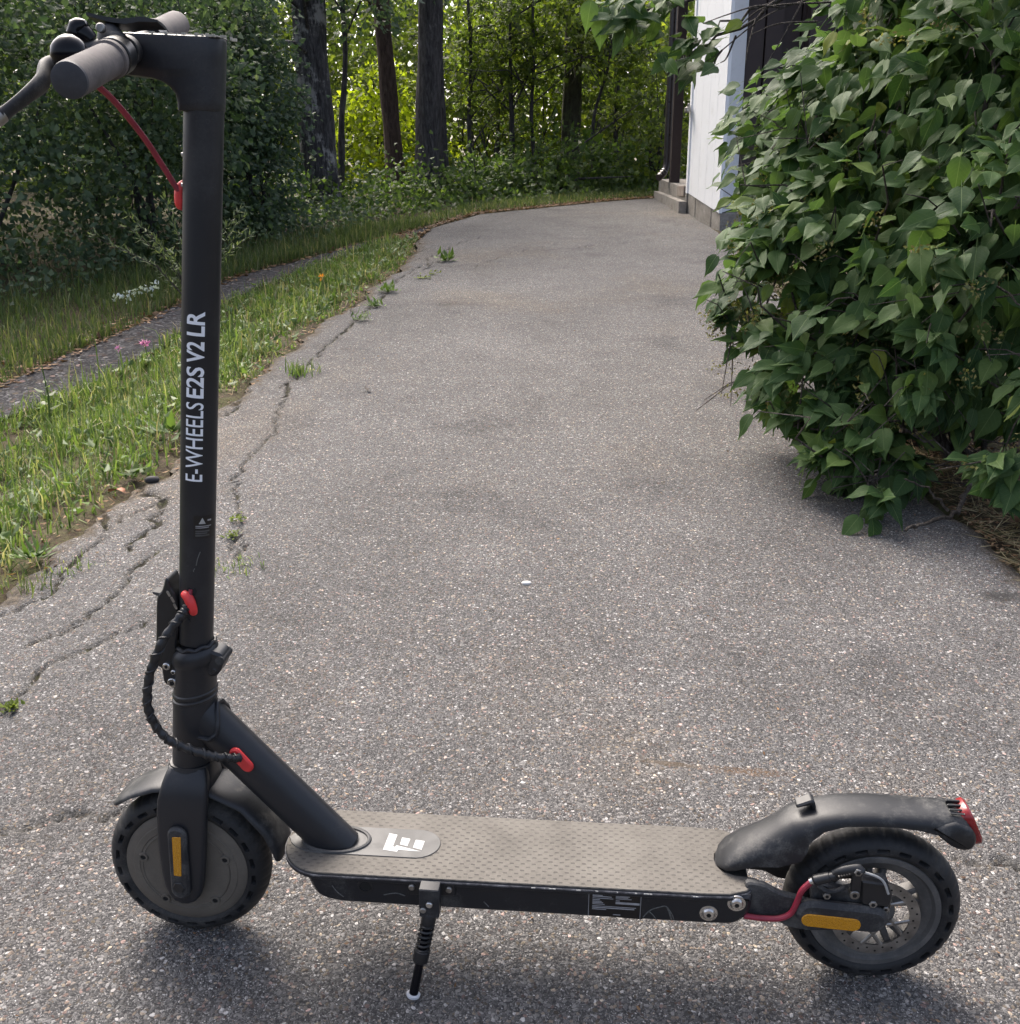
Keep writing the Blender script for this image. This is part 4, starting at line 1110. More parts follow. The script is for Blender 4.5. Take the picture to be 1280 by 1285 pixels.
# kickstand
ks = part('kickstand', slab(rounded([(.5745, .1475), (.5150, .1475), (.5152, .1285), (.5737, .1265)], .002, 2), .0615, .0660, .0008), plastic_black)
for c in ((.5685, .1385), (.5225, .1385)):
    b = part('kickstand_screw', disc_w(c, .0042, .0655, .0690, 14), steel_dull, ks)
part('kickstand_block', slab(rounded([(.5570, .1490), (.5325, .1490), (.5325, .1080), (.5570, .1080)], .002, 2), .0655, .0830, .0012), plastic_grey, ks)
part('kickstand_bolt', disc_w((.5440, .1290), .0042, .0825, .0865, 14), steel, ks)
part('kickstand_bolt', disc_w((.5520, .1195), .0040, .0825, .0855, 14), steel_dull, ks)
k0, k1 = Vector((.5450, .0750, .1100)), Vector((.5655, .0955, -.0035))
kp = lambda t: k0 + (k1 - k0) * t
part('kickstand_collar', tube([kp(0), kp(.02), kp(.12), kp(.14)], [.0085, .0092, .0092, .008], 18), plastic_black, ks)
P = [kp(.13 + .33 * i / 90) for i in range(91)]; T_ = (k1 - k0).normalized(); n1_ = T_.orthogonal().normalized(); n2_ = T_.cross(n1_)
part('kickstand_spring', tube([q + n1_ * (.0078 * math.cos(i * 2 * math.pi * 6 / 90)) + n2_ * (.0078 * math.sin(i * 2 * math.pi * 6 / 90)) for i, q in enumerate(P)], .0017, 6), plastic_black, ks)
part('kickstand_rod', tube([kp(.12), kp(.46), kp(.97)], [.0052, .0052, .0058], 16), bell_black, ks)
part('kickstand_collar', tube([kp(.43), kp(.44), kp(.56), kp(.575)], [.0085, .0100, .0100, .0085], 18), plastic_black, ks)
part('kickstand_foot', tube([kp(.955), kp(.965), kp(.99), kp(1.0)], [.0070, .0088, .0082, .004], 18), mat_simple('pale_rubber_foot', (.46, .47, .5), .6), ks)

# rear swing arms with reflector housings
for s in (1, -1):
    arm = [(.1640, .1640), (.1425, .1620), (.1221, .1500), (.1012, .1460), (.0844, .1400), (.0100, .1380), (-.0060, .1250), (.0020, .1080), (.0803, .0980), (.1075, .1010), (.1246, .1110), (.1640, .1120)]
    sa = part('swing_arm', slab(rounded(arm, .006, 3), s * .0400, s * .0500, .002), plastic_grey)
    hs = part('reflector_housing', slab(capsule2d((.0860, .1325), (.0140, .1290), .0185), s * .0495, s * .0640, .0055), plastic_grey, sa)
    part('reflector', slab(capsule2d((.0890, .1272), (.0370, .1245), .0088), s * .0635, s * .0655, .0006), amber, hs)
# caliper on the near side
cal = part('brake_caliper', slab(rounded([(.0849, .1415), (.0871, .1685), (.0740, .1690), (.0505, .1600), (.0400, .1620), (.0252, .1800), (-.0007, .1800), (-.0078, .1490), (-.0053, .1360)], .003, 2), .0360, .0500, .002), plastic_grey)
part('caliper_body', [slab(rounded([(.0330, .1830), (.0010, .1800), (-.0060, .1640), (-.0040, .1470), (.0290, .1490)], .004, 2), .0480, .0580, .002)], plastic_black, cal)
part('actuator_arm', [tube(curve_pts([(.0650, .058, .1890), (.0557, .060, .1965), (.0400, .061, .2010), (.0385, .062, .1990)], 5), [.0048, .0052, .0056, .006, .006, .0062, .0064, .0066, .0068, .007, .0072, .0074, .0076, .0078, .0078, .0078], 12, sq=.7), slab([(.0460, .2000), (.0350, .1990), (.0340, .1680), (.0450, .1680)], .0585, .0640, .001)], plastic_black, cal)
part('arm_ribs', [tube([(.0610 - .0028 * i, .0550, .1925 + .0012 * i), (.0610 - .0028 * i, .0650, .1925 + .0012 * i)], .0011, 6) for i in range(5)], steel_dull, cal)
part('cable_barrel', [tube([(.0880, .056, .1775), (.0860, .056, .1785), (.0700, .057, .1850), (.0690, .057, .1855), (.0630, .058, .1885)], [.004, .0062, .0062, .0052, .0050], 14)], plastic_black, cal)
part('cable_ferrule', tube([(.0905, .0555, .1755), (.0875, .056, .1780)], .0042, 12), steel, cal)
for c, r, w in (((.0400, .2000), .0052, .0665), ((.0405, .1677), .0058, .0660), ((.0690, .1555), .0048, .0560), ((.0159, .1512), .0050, .0600), ((-.0010, .1420), .0040, .0560)):
    b = part('caliper_bolt', disc_w(c, r, w - .010, w, 6 if r < .0055 else 18, .0008), steel_dull, cal)
    part('bolt_socket', disc_w(c, r * .5, w - .001, w + .0003, 6, .0001), void_black, b)
part('return_spring', tube(curve_pts([(.0330, .063, .1995), (.0177, .063, .1945), (.0082, .062, .1859), (.0011, .061, .1696)], 6), .0015, 8), white_print, cal)
part('cable_hook', [tube(curve_pts([(.080, .052, .168), (.070, .056, .164), (.058, .056, .166), (.050, .054, .170)], 5), .0028, 8)], plastic_grey, cal)
part('brake_cable', tube(curve_pts([(.1640, .0560, .1200), (.1557, .056, .1192), (.1395, .057, .1190), (.1218, .0575, .1211), (.1094, .0575, .1295), (.1036, .057, .1455), (.0994, .0565, .1622), (.0892, .056, .1765)], 7), .0036, 10), red_cable)

# rear mudguard with hook and tail light
rp = [(.1945, .1560, .014, .004), (.1905, .1640, .026, .008), (.1830, .1740, .031, .013), (.1660, .1890, .033, .020), (.1450, .2040, .033, .036), (.1254, .2196, .033, .044), (.1120, .2310, .033, .037), (.1000, .2360, .032, .026), (.0780, .2440, .0300, .017), (.0516, .2495, .029, .014), (.0171, .2525, .029, .014), (-.0100, .2527, .029, .014), (-.0359, .2522, .029, .016), (-.0520, .2530, .029, .021), (-.0700, .2545, .028, .025), (-.0840, .2530, .029, .030), (-.0920, .2490, .028, .022), (-.0960, .2440, .026, .014)]
rg = guard([(q[0], q[1], q[2], q[3], -1) for q in rp], None, 'mudguard', fender_plastic)
hk = rounded([(.1060, .2470), (.0990, .2500), (.0880, .2555), (.0840, .2540), (.0810, .2430), (.0850, .2400), (.0880, .2480), (.0970, .2450), (.1040, .2425)], .0025, 3)
part('fold_hook', slab(hk, -.0085, .0085, .002), plastic_black, rg)
for k in range(4):
    part('mudguard_rib', box(-.0880, -.0720, -.006 + .007 * k, -.003 + .007 * k, .2545, .2592 - .0016 * k, .0005), plastic_black, rg)
tl = []
t0, t1 = Vector((-.0895, 0, .2590)), Vector((-.1140, 0, .2110)); td = (t1 - t0); tn = Vector((-td.z, 0, td.x)).normalized()
if tn.x > 0: tn = -tn
tl_poly = rounded([(-.0240, 0), (.0240, 0), (.0225, 1), (-.0225, 1)], .15, 3)
def tlr(off, s):
    pts = []
    for k in range(20):
        a = 2 * math.pi * k / 20
        wv = .0210 * math.copysign(abs(math.cos(a)) ** .6, math.cos(a)) * s; t = .5 + .5 * math.copysign(abs(math.sin(a)) ** .6, math.sin(a)) * s
        pts.append(tuple(t0 + td * t + tn * off + Vector((0, wv, 0))))
    return pts
part('tail_light', loft([tlr(-.010, .9), tlr(-.002, 1.0), tlr(.002, 1.0), tlr(.0045, .88)]), red_lens, rg)

part('mudguard_flap', slab(rounded([(-.0480, .2420), (-.0540, .2330), (-.0746, .2155), (-.0900, .2100), (-.1010, .2140), (-.1030, .2290), (-.0950, .2420), (-.0760, .2480)], [.002, .006, .010, .010, .010, .008, .006, .004], 3), -.0292, .0292, .0035), fender_plastic, rg, 60)

# ------------------------------------------------------------------ house corner at the far right of the drive
def pts8(bot, top):
    return loft([bot, top])
hs_ = empty('house', (1.69, 8.355, .80))
tag(hs_, 'house corner with white boarded side, dark brown front boards and a low concrete plinth', 'house')
def hpart(name, vf, mat, parent=None):
    m = MB()
    for q in (vf if isinstance(vf, list) else [vf]): m.add(q)
    m.v = [(x - 1.69, y - 8.355, z - .80) for x, y, z in m.v] if parent is None or True else m.v
    return m.build(name, mat, parent or hs_, 30)
TOPZ = 3.6
ca = Vector((1.690, 8.355)); cb = Vector((1.625, 9.52)); cf = Vector((1.850, 8.50))
def wall_z(t): return .928 + t * .162
# white side boards (vertical, lapped with small gaps)
nb = 9
for i in range(nb):
    t0, t1 = i / nb + .0003, (i + 1) / nb - .0003
    p0 = ca + (cb - ca) * t0; p1 = ca + (cb - ca) * t1
    n = Vector((-(cb - ca).y, (cb - ca).x)).normalized()
    if n.x > 0: n = -n
    off = .0 if i % 2 else .0009
    o0 = p0 + n * off; o1 = p1 + n * off; q0 = p0 - n * .022; q1 = p1 - n * .022
    hpart('side_board', pts8([(o0.x, o0.y, wall_z(t0)), (o1.x, o1.y, wall_z(t1)), (q1.x, q1.y, wall_z(t1)), (q0.x, q0.y, wall_z(t0))], [(o0.x, o0.y, TOPZ), (o1.x, o1.y, TOPZ), (q1.x, q1.y, TOPZ), (q0.x, q0.y, TOPZ)]), white_paint)
# end trim on the far edge, white front board of the corner
p = cb; hpart('end_trim', pts8([(p.x - .012, p.y - .02, wall_z(1) - .004), (p.x - .012, p.y + .05, wall_z(1.04)), (p.x + .04, p.y + .05, wall_z(1.04)), (p.x + .04, p.y - .02, wall_z(1) - .004)], [(p.x - .012, p.y - .02, TOPZ), (p.x - .012, p.y + .05, TOPZ), (p.x + .04, p.y + .05, TOPZ), (p.x + .04, p.y - .02, TOPZ)]), white_paint)
e = (cf - ca).normalized(); nf = Vector((e.y, -e.x))
hpart('corner_board', pts8([(ca.x - .006, ca.y - .004, .926), (cf.x, cf.y, .968), (cf.x - nf.x * .03, cf.y - nf.y * .03, .968), (ca.x - .002, ca.y + .028, .930)], [(ca.x - .006, ca.y - .004, TOPZ), (cf.x, cf.y, TOPZ), (cf.x - nf.x * .03, cf.y - nf.y * .03, TOPZ), (ca.x - .002, ca.y + .028, TOPZ)]), white_paint)
hpart('wall_core', pts8([(1.72, 8.42, .95), (1.845, 8.56, .97), (4.2, 8.75, 1.0), (4.2, 9.7, 1.0), (1.665, 9.5, 1.09)], [(1.72, 8.42, TOPZ - .05), (1.845, 8.56, TOPZ - .05), (4.2, 8.75, TOPZ - .05), (4.2, 9.7, TOPZ - .05), (1.665, 9.5, TOPZ - .05)]), brown_paint)
# brown front boards of the house, some set proud
for i in range(15):
    x0 = 1.858 + i * .142; x1 = x0 + .132; y0 = 8.53 + (i * .012); pr = .03 if i % 2 else 0.0
    hpart('front_board', box(x0, x1, y0 - pr - .012, y0 + .02 + .0 * pr, .975 + .004 * i, TOPZ), brown_paint)
hpart('front_post', box(2.30, 2.44, 8.36, 8.48, .82, TOPZ), brown_paint)
# plinth, kerb and porch slab
gz = lambda y: M_SLOPE * y
for i in range(4):
    t0, t1 = i / 4 + .003, (i + 1) / 4 - .003
    p0 = ca + (cb - ca) * t0; p1 = ca + (cb - ca) * t1; k = .004 * (i % 2)
    hpart('plinth_block', pts8([(p0.x + .01 - k, p0.y, gz(p0.y) - .1), (p1.x + .01 - k, p1.y, gz(p1.y) - .1), (p1.x + .2, p1.y + .02, gz(p1.y) - .1), (p0.x + .2, p0.y + .02, gz(p0.y) - .1)],
          [(p0.x + .008 - k, p0.y, wall_z(t0) - .004), (p1.x + .008 - k, p1.y, wall_z(t1) - .004), (p1.x + .2, p1.y + .02, wall_z(t1) - .004), (p0.x + .2, p0.y + .02, wall_z(t0) - .004)]), concrete)
hpart('plinth_front', pts8([(1.705, 8.372, .65), (1.90, 8.52, .65), (4.1, 8.74, .65), (4.1, 8.90, .65), (1.75, 8.6, .65)], [(1.705, 8.372, .922), (1.90, 8.52, .965), (4.1, 8.74, .99), (4.1, 8.90, .99), (1.75, 8.6, .95)]), concrete)
hpart('porch_slab', pts8([(1.618, 9.535, .85), (1.565, 10.98, .9), (3.4, 11.1, .9), (3.4, 9.6, .85)], [(1.618, 9.535, 1.13), (1.565, 10.98, 1.235), (3.4, 11.1, 1.24), (3.4, 9.6, 1.15)]), concrete)
hpart('porch_kerb', pts8([(1.545, 9.50, .85), (1.505, 10.9, .9), (1.560, 10.9, .9), (1.615, 9.50, .85)], [(1.545, 9.50, 1.015), (1.505, 10.9, 1.115), (1.560, 10.9, 1.115), (1.615, 9.50, 1.015)]), concrete)
hpart('door_sill', box(1.60, 1.66, 9.60, 9.98, 1.06, 1.155, .006), wood_worn)
hpart('porch_post', box(1.590, 1.682, 10.36, 10.45, 1.19, TOPZ, .004), brown_paint)
hpart('porch_beam', box(1.57, 3.4, 10.34, 10.47, TOPZ - .02, TOPZ + .14, .004), brown_paint)
dp = hpart('downpipe', [tube(curve_pts([(1.570, 10.52, TOPZ), (1.570, 10.52, 2.4), (1.570, 10.52, 1.40)], 3) + curve_pts([(1.568, 10.52, 1.36), (1.555, 10.50, 1.31), (1.515, 10.46, 1.262), (1.480, 10.43, 1.238)], 4), .034, 14)], gutter_metal)
for t in range(3):
    q = Vector((1.545 - .022 * t, 10.492 - .02 * t, 1.30 - .022 * t))
    hpart('pipe_rib', tube([q, q + Vector((-.008, -.006, -.007))], .0365, 14), steel_dull)
hpart('pipe_bracket', box(1.528, 1.60, 10.48, 10.56, 2.20, 2.23), gutter_metal)
hpart('door_hook', [box(1.585, 1.60, 9.50, 9.56, 1.77, 1.85, .003), box(1.56, 1.60, 9.44, 9.56, 1.775, 1.815, .004)], steel_dull)
hpart('roof', [box(1.35, 4.6, 8.1, 11.2, TOPZ + .14, TOPZ + .24, .01)], brown_paint)

# ------------------------------------------------------------------ lilac bush
def leaf_template(kind=0):
    """heart-shaped lilac leaf, base at 0, tip at +Y, folded along the midrib; unit length"""
    ys = np.array([-.04, .06, .2, .36, .52, .68, .84, 1.0])
    hwid = np.array([.09, .25, .345, .335, .265, .165, .065, .003])
    curl = [(.22, .12), (.38, .05), (.12, .24), (.30, .26)][kind]
    v = []; uv = []
    for y, w in zip(ys, hwid):
        zc = -curl[1] * y * y
        for k, sx in enumerate((-1, -.55, 0, .55, 1)):
            yy = y - .05 * abs(sx) * (1 if y < .1 else 0)
            v.append((sx * w, yy, zc + curl[0] * (abs(sx) * w) ** 1.0 * (1.0 - .7 * abs(sx)) * 2 - .04 * math.sin(9 * y + kind) * abs(sx) ** 2))
            uv.append((.5 + .5 * sx * w / .36, y))
    f = []
    for i in range(len(ys) - 1):
        for j in range(4): f.append((i * 5 + j, i * 5 + j + 1, (i + 1) * 5 + j + 1, (i + 1) * 5 + j))
    # stalk
    n = len(v); v += [(-.012, -.02, .01), (.012, -.02, .01), (.009, -.30, .06), (-.009, -.30, .06)]; uv += [(.5, .0)] * 4
    f.append((n, n + 1, n + 2, n + 3))
    return np.array(v), np.array(f), np.array(uv)
TPL = [leaf_template(k) for k in range(4)]
g = np.random.default_rng(31)
LB = [(.85, 3.12, .97, .10), (.81, 3.05, .88, .10), (.80, 2.95, .56, .10), (.86, 2.43, .262, .055), (.93, 2.44, .28, .06), (.82, 2.80, .42, .09), (.90, 2.60, .33, .10), (.97, 3.40, 1.16, .10), (1.03, 3.320, 1.12, .195), (0.860, 3.10, 0.836, .225), (0.875, 2.905, 0.580, .195), (1.010, 2.70, 0.430, .165), (0.925, 2.50, 0.285, .080), (1.075, 2.92, 0.871, .285), (1.195, 3.26, 1.318, .330),
      (1.275, 2.87, 1.421, .250), (1.225, 2.64, 0.947, .250), (1.190, 2.63, 0.660, .180), (1.215, 2.33, 0.425, .085), (0.975, 3.98, 0.96, .150), (0.705, 3.05, 0.690, .075), (1.24, 3.6, 1.62, .20),
      (1.45, 3.3, 1.75, .42), (1.62, 2.95, 1.15, .42), (1.55, 3.0, .70, .34), (1.30, 3.9, 1.2, .45), (0.985, 2.78, .72, .17), (1.05, 2.60, .60, .12),
      (1.30, 2.32, .60, .10), (1.02, 2.62, .34, .09), (0.87, 2.72, .44, .10), (1.0, 3.9, 1.15, .13)]
BOUGH = [[(1.35, 3.4, 1.9), (1.016, 3.357, 1.72), (0.775, 3.313, 1.60), (0.60, 3.29, 1.52)], [(1.1, 3.36, 1.78), (.80, 3.34, 1.68), (.50, 3.31, 1.60), (.33, 3.30, 1.58)], [(1.016, 3.357, 1.73), (.72, 3.25, 1.56), (.52, 3.21, 1.44)]]
P, D = blob_points(g, LB, 9500, .60)
B = np.array(LB)
# drop leaves that lie deep inside the bush
dmin = np.min(np.linalg.norm(P[:, None, :] - B[None, :, :3], axis=2) / B[None, :, 3], 1)
keep = (dmin > .45) & (dmin < 1.2) & (P[:, 2] > terr(P[:, 0], P[:, 1]) + .03)
P, D = P[keep], D[keep]
# leaves on the overhanging boughs
bp = []
for q, (lo_, hi_, n_) in zip(BOUGH, ((.0, .15, 8), (.64, 1.04, 64), (.74, 1.02, 36))):
    c = curve_pts(q, 10)
    for _ in range(n_):
        k = min(len(c) - 1, int(g.uniform(lo_, hi_) * len(c))); bp.append(np.array(c[k]) + g.normal(0, .045, 3) * np.array([1, 1, .8]))
# thin out the corner in front of the white wall, as in the photograph's bare twigs
P = np.concatenate([P, np.array(bp)]); D = np.concatenate([D, np.tile(np.array([[-.5, -.6, .1]]), (len(bp), 1))])
camp = np.array([0, 0, 1.05])
toward = unit(camp - P)
n = len(P)
tip = unit(D * .55 + np.array([-.32, -.15, -.60]) + g.normal(0, .46, (n, 3)))
nrm = unit(D * .55 + np.array([-.15, -.50, .70]) + g.normal(0, .38, (n, 3)))
size = g.uniform(.050, .098, n) * np.where(P[:, 1] > 3.6, .9, 1.0)
sidev = unit(np.cross(tip, nrm)); nrm = np.cross(sidev, tip)
kind = g.integers(0, 4, n)
asp = g.uniform(.74, 1.02, n)
# which leaves show largest from the drive (nearest in each direction, by area)
dv = P - camp; dist_ = np.linalg.norm(dv, axis=1)
cell = np.stack([np.floor(np.arctan2(dv[:, 0], dv[:, 1]) / .013), np.floor(dv[:, 2] / np.hypot(dv[:, 0], dv[:, 1]) / .013)], -1).astype(int)
order = np.argsort(dist_); seen = set(); front = np.zeros(n, bool)
for i in order:
    k = tuple(cell[i])
    if k not in seen: seen.add(k); front[i] = True
infr = (dv[:, 0] / dv[:, 1] < .56) & (dv[:, 2] / dv[:, 1] < .2)
score = size / dist_ * np.abs(np.sum(nrm * toward, 1)) * front * infr
single = np.argsort(-score)[:300]
is_single = np.zeros(n, bool); is_single[single] = True
root = (1.42, 3.05, float(terr(1.42, 3.05)))
lil = empty('lilac_bush', root)
tag(lil, 'big leafy green lilac bush spilling over the edge of the driveway', 'bush')
RT = np.array(root)
leaf_me = []
for v, f, uv in TPL:
    me = mesh_np(v, f, uv=uv); me.materials.append(leaf_lilac); leaf_me.append(me)
for i in single:
    o = bpy.data.objects.new('leaf', leaf_me[kind[i]]); col.objects.link(o); o.parent = lil
    m = Matrix.Identity(4)
    for r in range(3):
        m[r][0] = sidev[i][r] * size[i] * asp[i]; m[r][1] = tip[i][r] * size[i]; m[r][2] = nrm[i][r] * size[i]; m[r][3] = P[i][r] - RT[r]
    o.matrix_local = m
VV = []; FF = []; UU = []; base = 0
for k in range(4):
    v, f, uv = TPL[k]; s_ = np.where((kind == k) & ~is_single)[0]
    W = (v[None, :, 0:1] * sidev[s_][:, None, :] * asp[s_][:, None, None] + v[None, :, 1:2] * tip[s_][:, None, :] + v[None, :, 2:3] * nrm[s_][:, None, :]) * size[s_][:, None, None] + P[s_][:, None, :] - RT
    VV.append(W.reshape(-1, 3)); UU.append(np.tile(uv, (len(s_), 1)))
    FF.append((f[None] + (np.arange(len(s_)) * len(v))[:, None, None] + base).reshape(-1, 4)); base += len(s_) * len(v)
o = link('foliage', mesh_np(np.concatenate(VV), np.concatenate(FF), uv=np.concatenate(UU)), leaf_lilac, lil); o['kind'] = 'stuff'
# stems and branches
def lbranch(name, pts, r0, r1, parent=lil, n=8, wig=.012):
    c = curve_pts(pts, 6); c = [q + Vector(g.normal(0, wig, 3)) if 0 < i < len(c) - 1 else q for i, q in enumerate(c)]
    m = MB(); m.add(tube([q - Vector(root) for q in c], list(np.linspace(r0, r1, len(c))), n)); return m.build(name, twig_mat, parent)
gr_ = lambda x, y: float(terr(x, y))
for k in range(9):
    a = B[[0, 1, 2, 5, 6, 7, 8, 14, 15][k]]
    x0, y0 = 1.42 + g.normal(0, .1), 3.05 + g.normal(0, .12)
    mid = ((x0 + a[0]) / 2 + g.normal(0, .06), (y0 + a[1]) / 2 + g.normal(0, .06), (gr_(x0, y0) + a[2]) / 2 + .12)
    lbranch('branch', [(x0, y0, gr_(x0, y0) - .03), mid, tuple(a[:3])], .016, .005)
for q in BOUGH: lbranch('branch', q, .008, .0025)
lbranch('branch', [(1.40, 2.85, .36), (1.265, 2.511, 0.365), (1.179, 2.447, 0.329), (1.126, 2.384, 0.296), (1.028, 2.328, 0.285), (0.965, 2.290, 0.275)], .0085, .004, wig=.004)
lbranch('branch', [(1.10, 2.37, .30), (1.06, 2.40, .34), (1.0, 2.42, .37)], .004, .002, wig=.003)
# bare twigs, in front of the white wall and through the gaps
tw = MB()
TW = [[(1.05, 3.30, 1.64), (.86, 3.24, 1.60), (.74, 3.20, 1.55), (.62, 3.17, 1.46), (.565, 3.157, 1.42)], [(.95, 3.25, 1.60), (.749, 3.21, 1.58), (.66, 3.19, 1.52), (.58, 3.17, 1.50)], [(.72, 3.20, 1.55), (.70, 3.18, 1.48), (.69, 3.164, 1.425)],
      [(.66, 3.18, 1.50), (.635, 3.17, 1.44), (.616, 3.164, 1.425)], [(.86, 3.23, 1.60), (.80, 3.18, 1.50), (.749, 3.16, 1.42)], [(.62, 3.17, 1.46), (.60, 3.17, 1.43), (.60, 3.165, 1.40)], [(.80, 3.22, 1.58), (.72, 3.19, 1.58), (.63, 3.18, 1.555), (.56, 3.17, 1.53)], [(.90, 3.2, 1.54), (.78, 3.17, 1.53), (.70, 3.16, 1.50)]]
for q in TW: tw.add(tube([Vector(p) - Vector(root) for p in curve_pts(q, 5)], list(np.linspace(.0034, .0012, 5 * (len(q) - 1) + 1)), 5))
for _ in range(170):
    b = B[g.integers(0, len(B))]; p0 = b[:3] + unit(g.normal(size=3)) * b[3] * g.uniform(.1, .75); d = unit(g.normal(size=3) + np.array([-.4, -.5, .1])) * g.uniform(.10, .30)
    if p0[2] + min(0, d[2]) < gr_(*p0[:2]) + .05: continue
    tw.add(tube([Vector(p0 + d * t + np.array([0, 0, .03 * math.sin(3 * t)]) - RT) for t in (0, .3, .65, 1)], [.0028, .0024, .0018, .001], 4))
for _ in range(70):       # longer shoots lying over the outside of the bush
    b = B[g.integers(6, 22)]; d = unit(g.normal(size=3) * .7 + np.array([-.5, -.8, .2])); p0 = b[:3] + d * b[3] * .55; e = b[:3] + d * b[3] * g.uniform(1.0, 1.25) + g.normal(0, .07, 3)
    if min(p0[2], e[2]) < gr_(*e[:2]) + .08: continue
    sd_ = g.normal(0, .10, 3); q = [p0, (p0 + e) / 2 + sd_ * .4, e, e + sd_ * .8]
    tw.add(tube([Vector(v - RT) for v in q], [.0036, .0030, .0022, .0012], 5))
for _ in range(90):       # dead twigs low down in the shade
    p0 = np.array([g.uniform(1.05, 1.6), g.uniform(2.45, 3.1), 0]); p0[2] = gr_(*p0[:2]) + g.uniform(.02, .35); d = unit(g.normal(size=3) * np.array([1, .6, .6])) * g.uniform(.12, .4)
    if p0[2] + d[2] < gr_(p0[0] + d[0], p0[1] + d[1]): continue
    tw.add(tube([Vector(p0 + d * t - RT) for t in (0, .5, 1)], [.0026, .002, .001], 4))
o = tw.build('twigs', twig_mat, lil); o['kind'] = 'stuff'
# dry seed heads
sp = []
for _ in range(110):
    b = B[g.integers(0, 22)]; d = unit(g.normal(size=3) + np.array([-.5, -.8, .1])); c = b[:3] + d * b[3] * g.uniform(.92, 1.08)
    ax = unit(g.normal(size=3) + np.array([-.6, 0, .3])) * g.uniform(.05, .10)
    for _k in range(34):
        t = g.random(); sp.append(c + ax * t + g.normal(0, .016 * (1 - .6 * t), 3))
sp = np.array(sp); sp = sp[sp[:, 2] > terr(sp[:, 0], sp[:, 1]) + .22]
o = leaf_cloud('seed_heads', sp - RT, g.normal(size=sp.shape), g.normal(size=sp.shape), g.uniform(.008, .016, len(sp)), seed_mat, .5, lil); o['kind'] = 'stuff'

# ------------------------------------------------------------------ trees and shrubs of the wood
def trunk_mesh(name, pts, r0, r1, mat, parent, loc, n=18, rough=.10, flare=.5):
    c = curve_pts(pts, 8); m = len(c); rings = []
    gg = np.random.default_rng(int(abs(pts[0][0]) * 1000) + 5)
    ph = gg.uniform(0, 6.28, 6)
    for i, q in enumerate(c):
        t = i / (m - 1); r = r0 + (r1 - r0) * t; r *= 1 + flare * math.exp(-t * 14)
        rings.append([(q.x - loc[0] + r * math.cos(a) * k, q.y - loc[1] + r * math.sin(a) * k, q.z - loc[2]) for a in np.linspace(0, 2 * math.pi, n, endpoint=False)
                      for k in [1 + rough * (.6 * math.sin(3 * a + ph[0] + 2 * t) + .4 * math.sin(7 * a + ph[1] + 5 * t) + .35 * math.sin(23 * t + ph[2] + 2 * a))]])
    mb = MB(); mb.add(loft(rings)); return mb.build(name, mat, parent, 60)

def tree(name, pts, r0, r1, bark, blobs, nleaf, lsize, lmat, label, group=None, limbs=6, cat='tree', seed=1, up=.8, flare=.5, shell=.3):
    gg = np.random.default_rng(seed)
    loc = (pts[0][0], pts[0][1], pts[0][2] + .05)
    t = empty(name, loc); tag(t, label, cat, group)
    trunk_mesh('trunk', pts, r0, r1, bark, t, loc, rough=.15, flare=flare)
    L = np.array(loc)
    if blobs:
        c = curve_pts(pts, 8)
        mb = MB()
        for k in range(limbs):
            b = np.array(blobs[k % len(blobs)][:3]); h = b[2] - .35 * abs(gg.normal())
            i = int(np.argmin([abs(q.z - h) for q in c])); i = min(i, len(c) - 2)
            s_ = np.array(c[i]); e = b + gg.normal(0, .25, 3) * np.array([1, 1, .6]); md = (s_ + e) / 2 + np.array([0, 0, .1]) + gg.normal(0, .05, 3)
            rr = min(r0 * .35, .022)
            mb.add(tube([Vector(q - L) for q in (s_, md, e, e + (e - md) * .6 + gg.normal(0, .1, 3))], [rr, rr * .7, rr * .4, .003], 6))
        if limbs: mb.build('limbs', bark, t)['kind'] = 'stuff'
        P, D = blob_points(gg, blobs, nleaf, shell)
        k = P[:, 2] > terr(P[:, 0], P[:, 1]) + .02
        P, D = P[k], D[k]
        tip, nn = sprays(gg, P, D, up=up)
        o = leaf_cloud('crown', P - L, tip, nn, lsize * gg.lognormal(0, .25, len(P)), lmat, .68, t); o['kind'] = 'stuff'
    return t

def shrub(name, x, y, blobs, nleaf, lsize, lmat, label, seed, group=None, stems=7, up=.7, bark=None, shell=.55):
    gg = np.random.default_rng(seed); z = float(terr(x, y)); L = np.array([x, y, z])
    t = empty(name, (x, y, z)); tag(t, label, 'shrub', group)
    mb = MB()
    for k in range(stems):
        b = np.array(blobs[k % len(blobs)][:3]); s_ = L + np.array([gg.normal(0, .12), gg.normal(0, .12), -.03]); e = b + gg.normal(0, .2, 3)
        md = (s_ * .55 + e * .45) + gg.normal(0, .08, 3)
        mb.add(tube([Vector(q - L) for q in (s_, md, e, e + (e - md) * .5)], [.018, .013, .007, .003], 6))
    mb.build('stems', bark or bark_dark, t)
    P, D = blob_points(gg, blobs, nleaf, shell)
    k = P[:, 2] > terr(P[:, 0], P[:, 1]) + .02
    P, D = P[k], D[k]
    tip, nn = sprays(gg, P, D, up=up)
    o = leaf_cloud('crown', P - L, tip, nn, lsize * gg.lognormal(0, .28, len(P)), lmat, .7, t); o['kind'] = 'stuff'
    return t

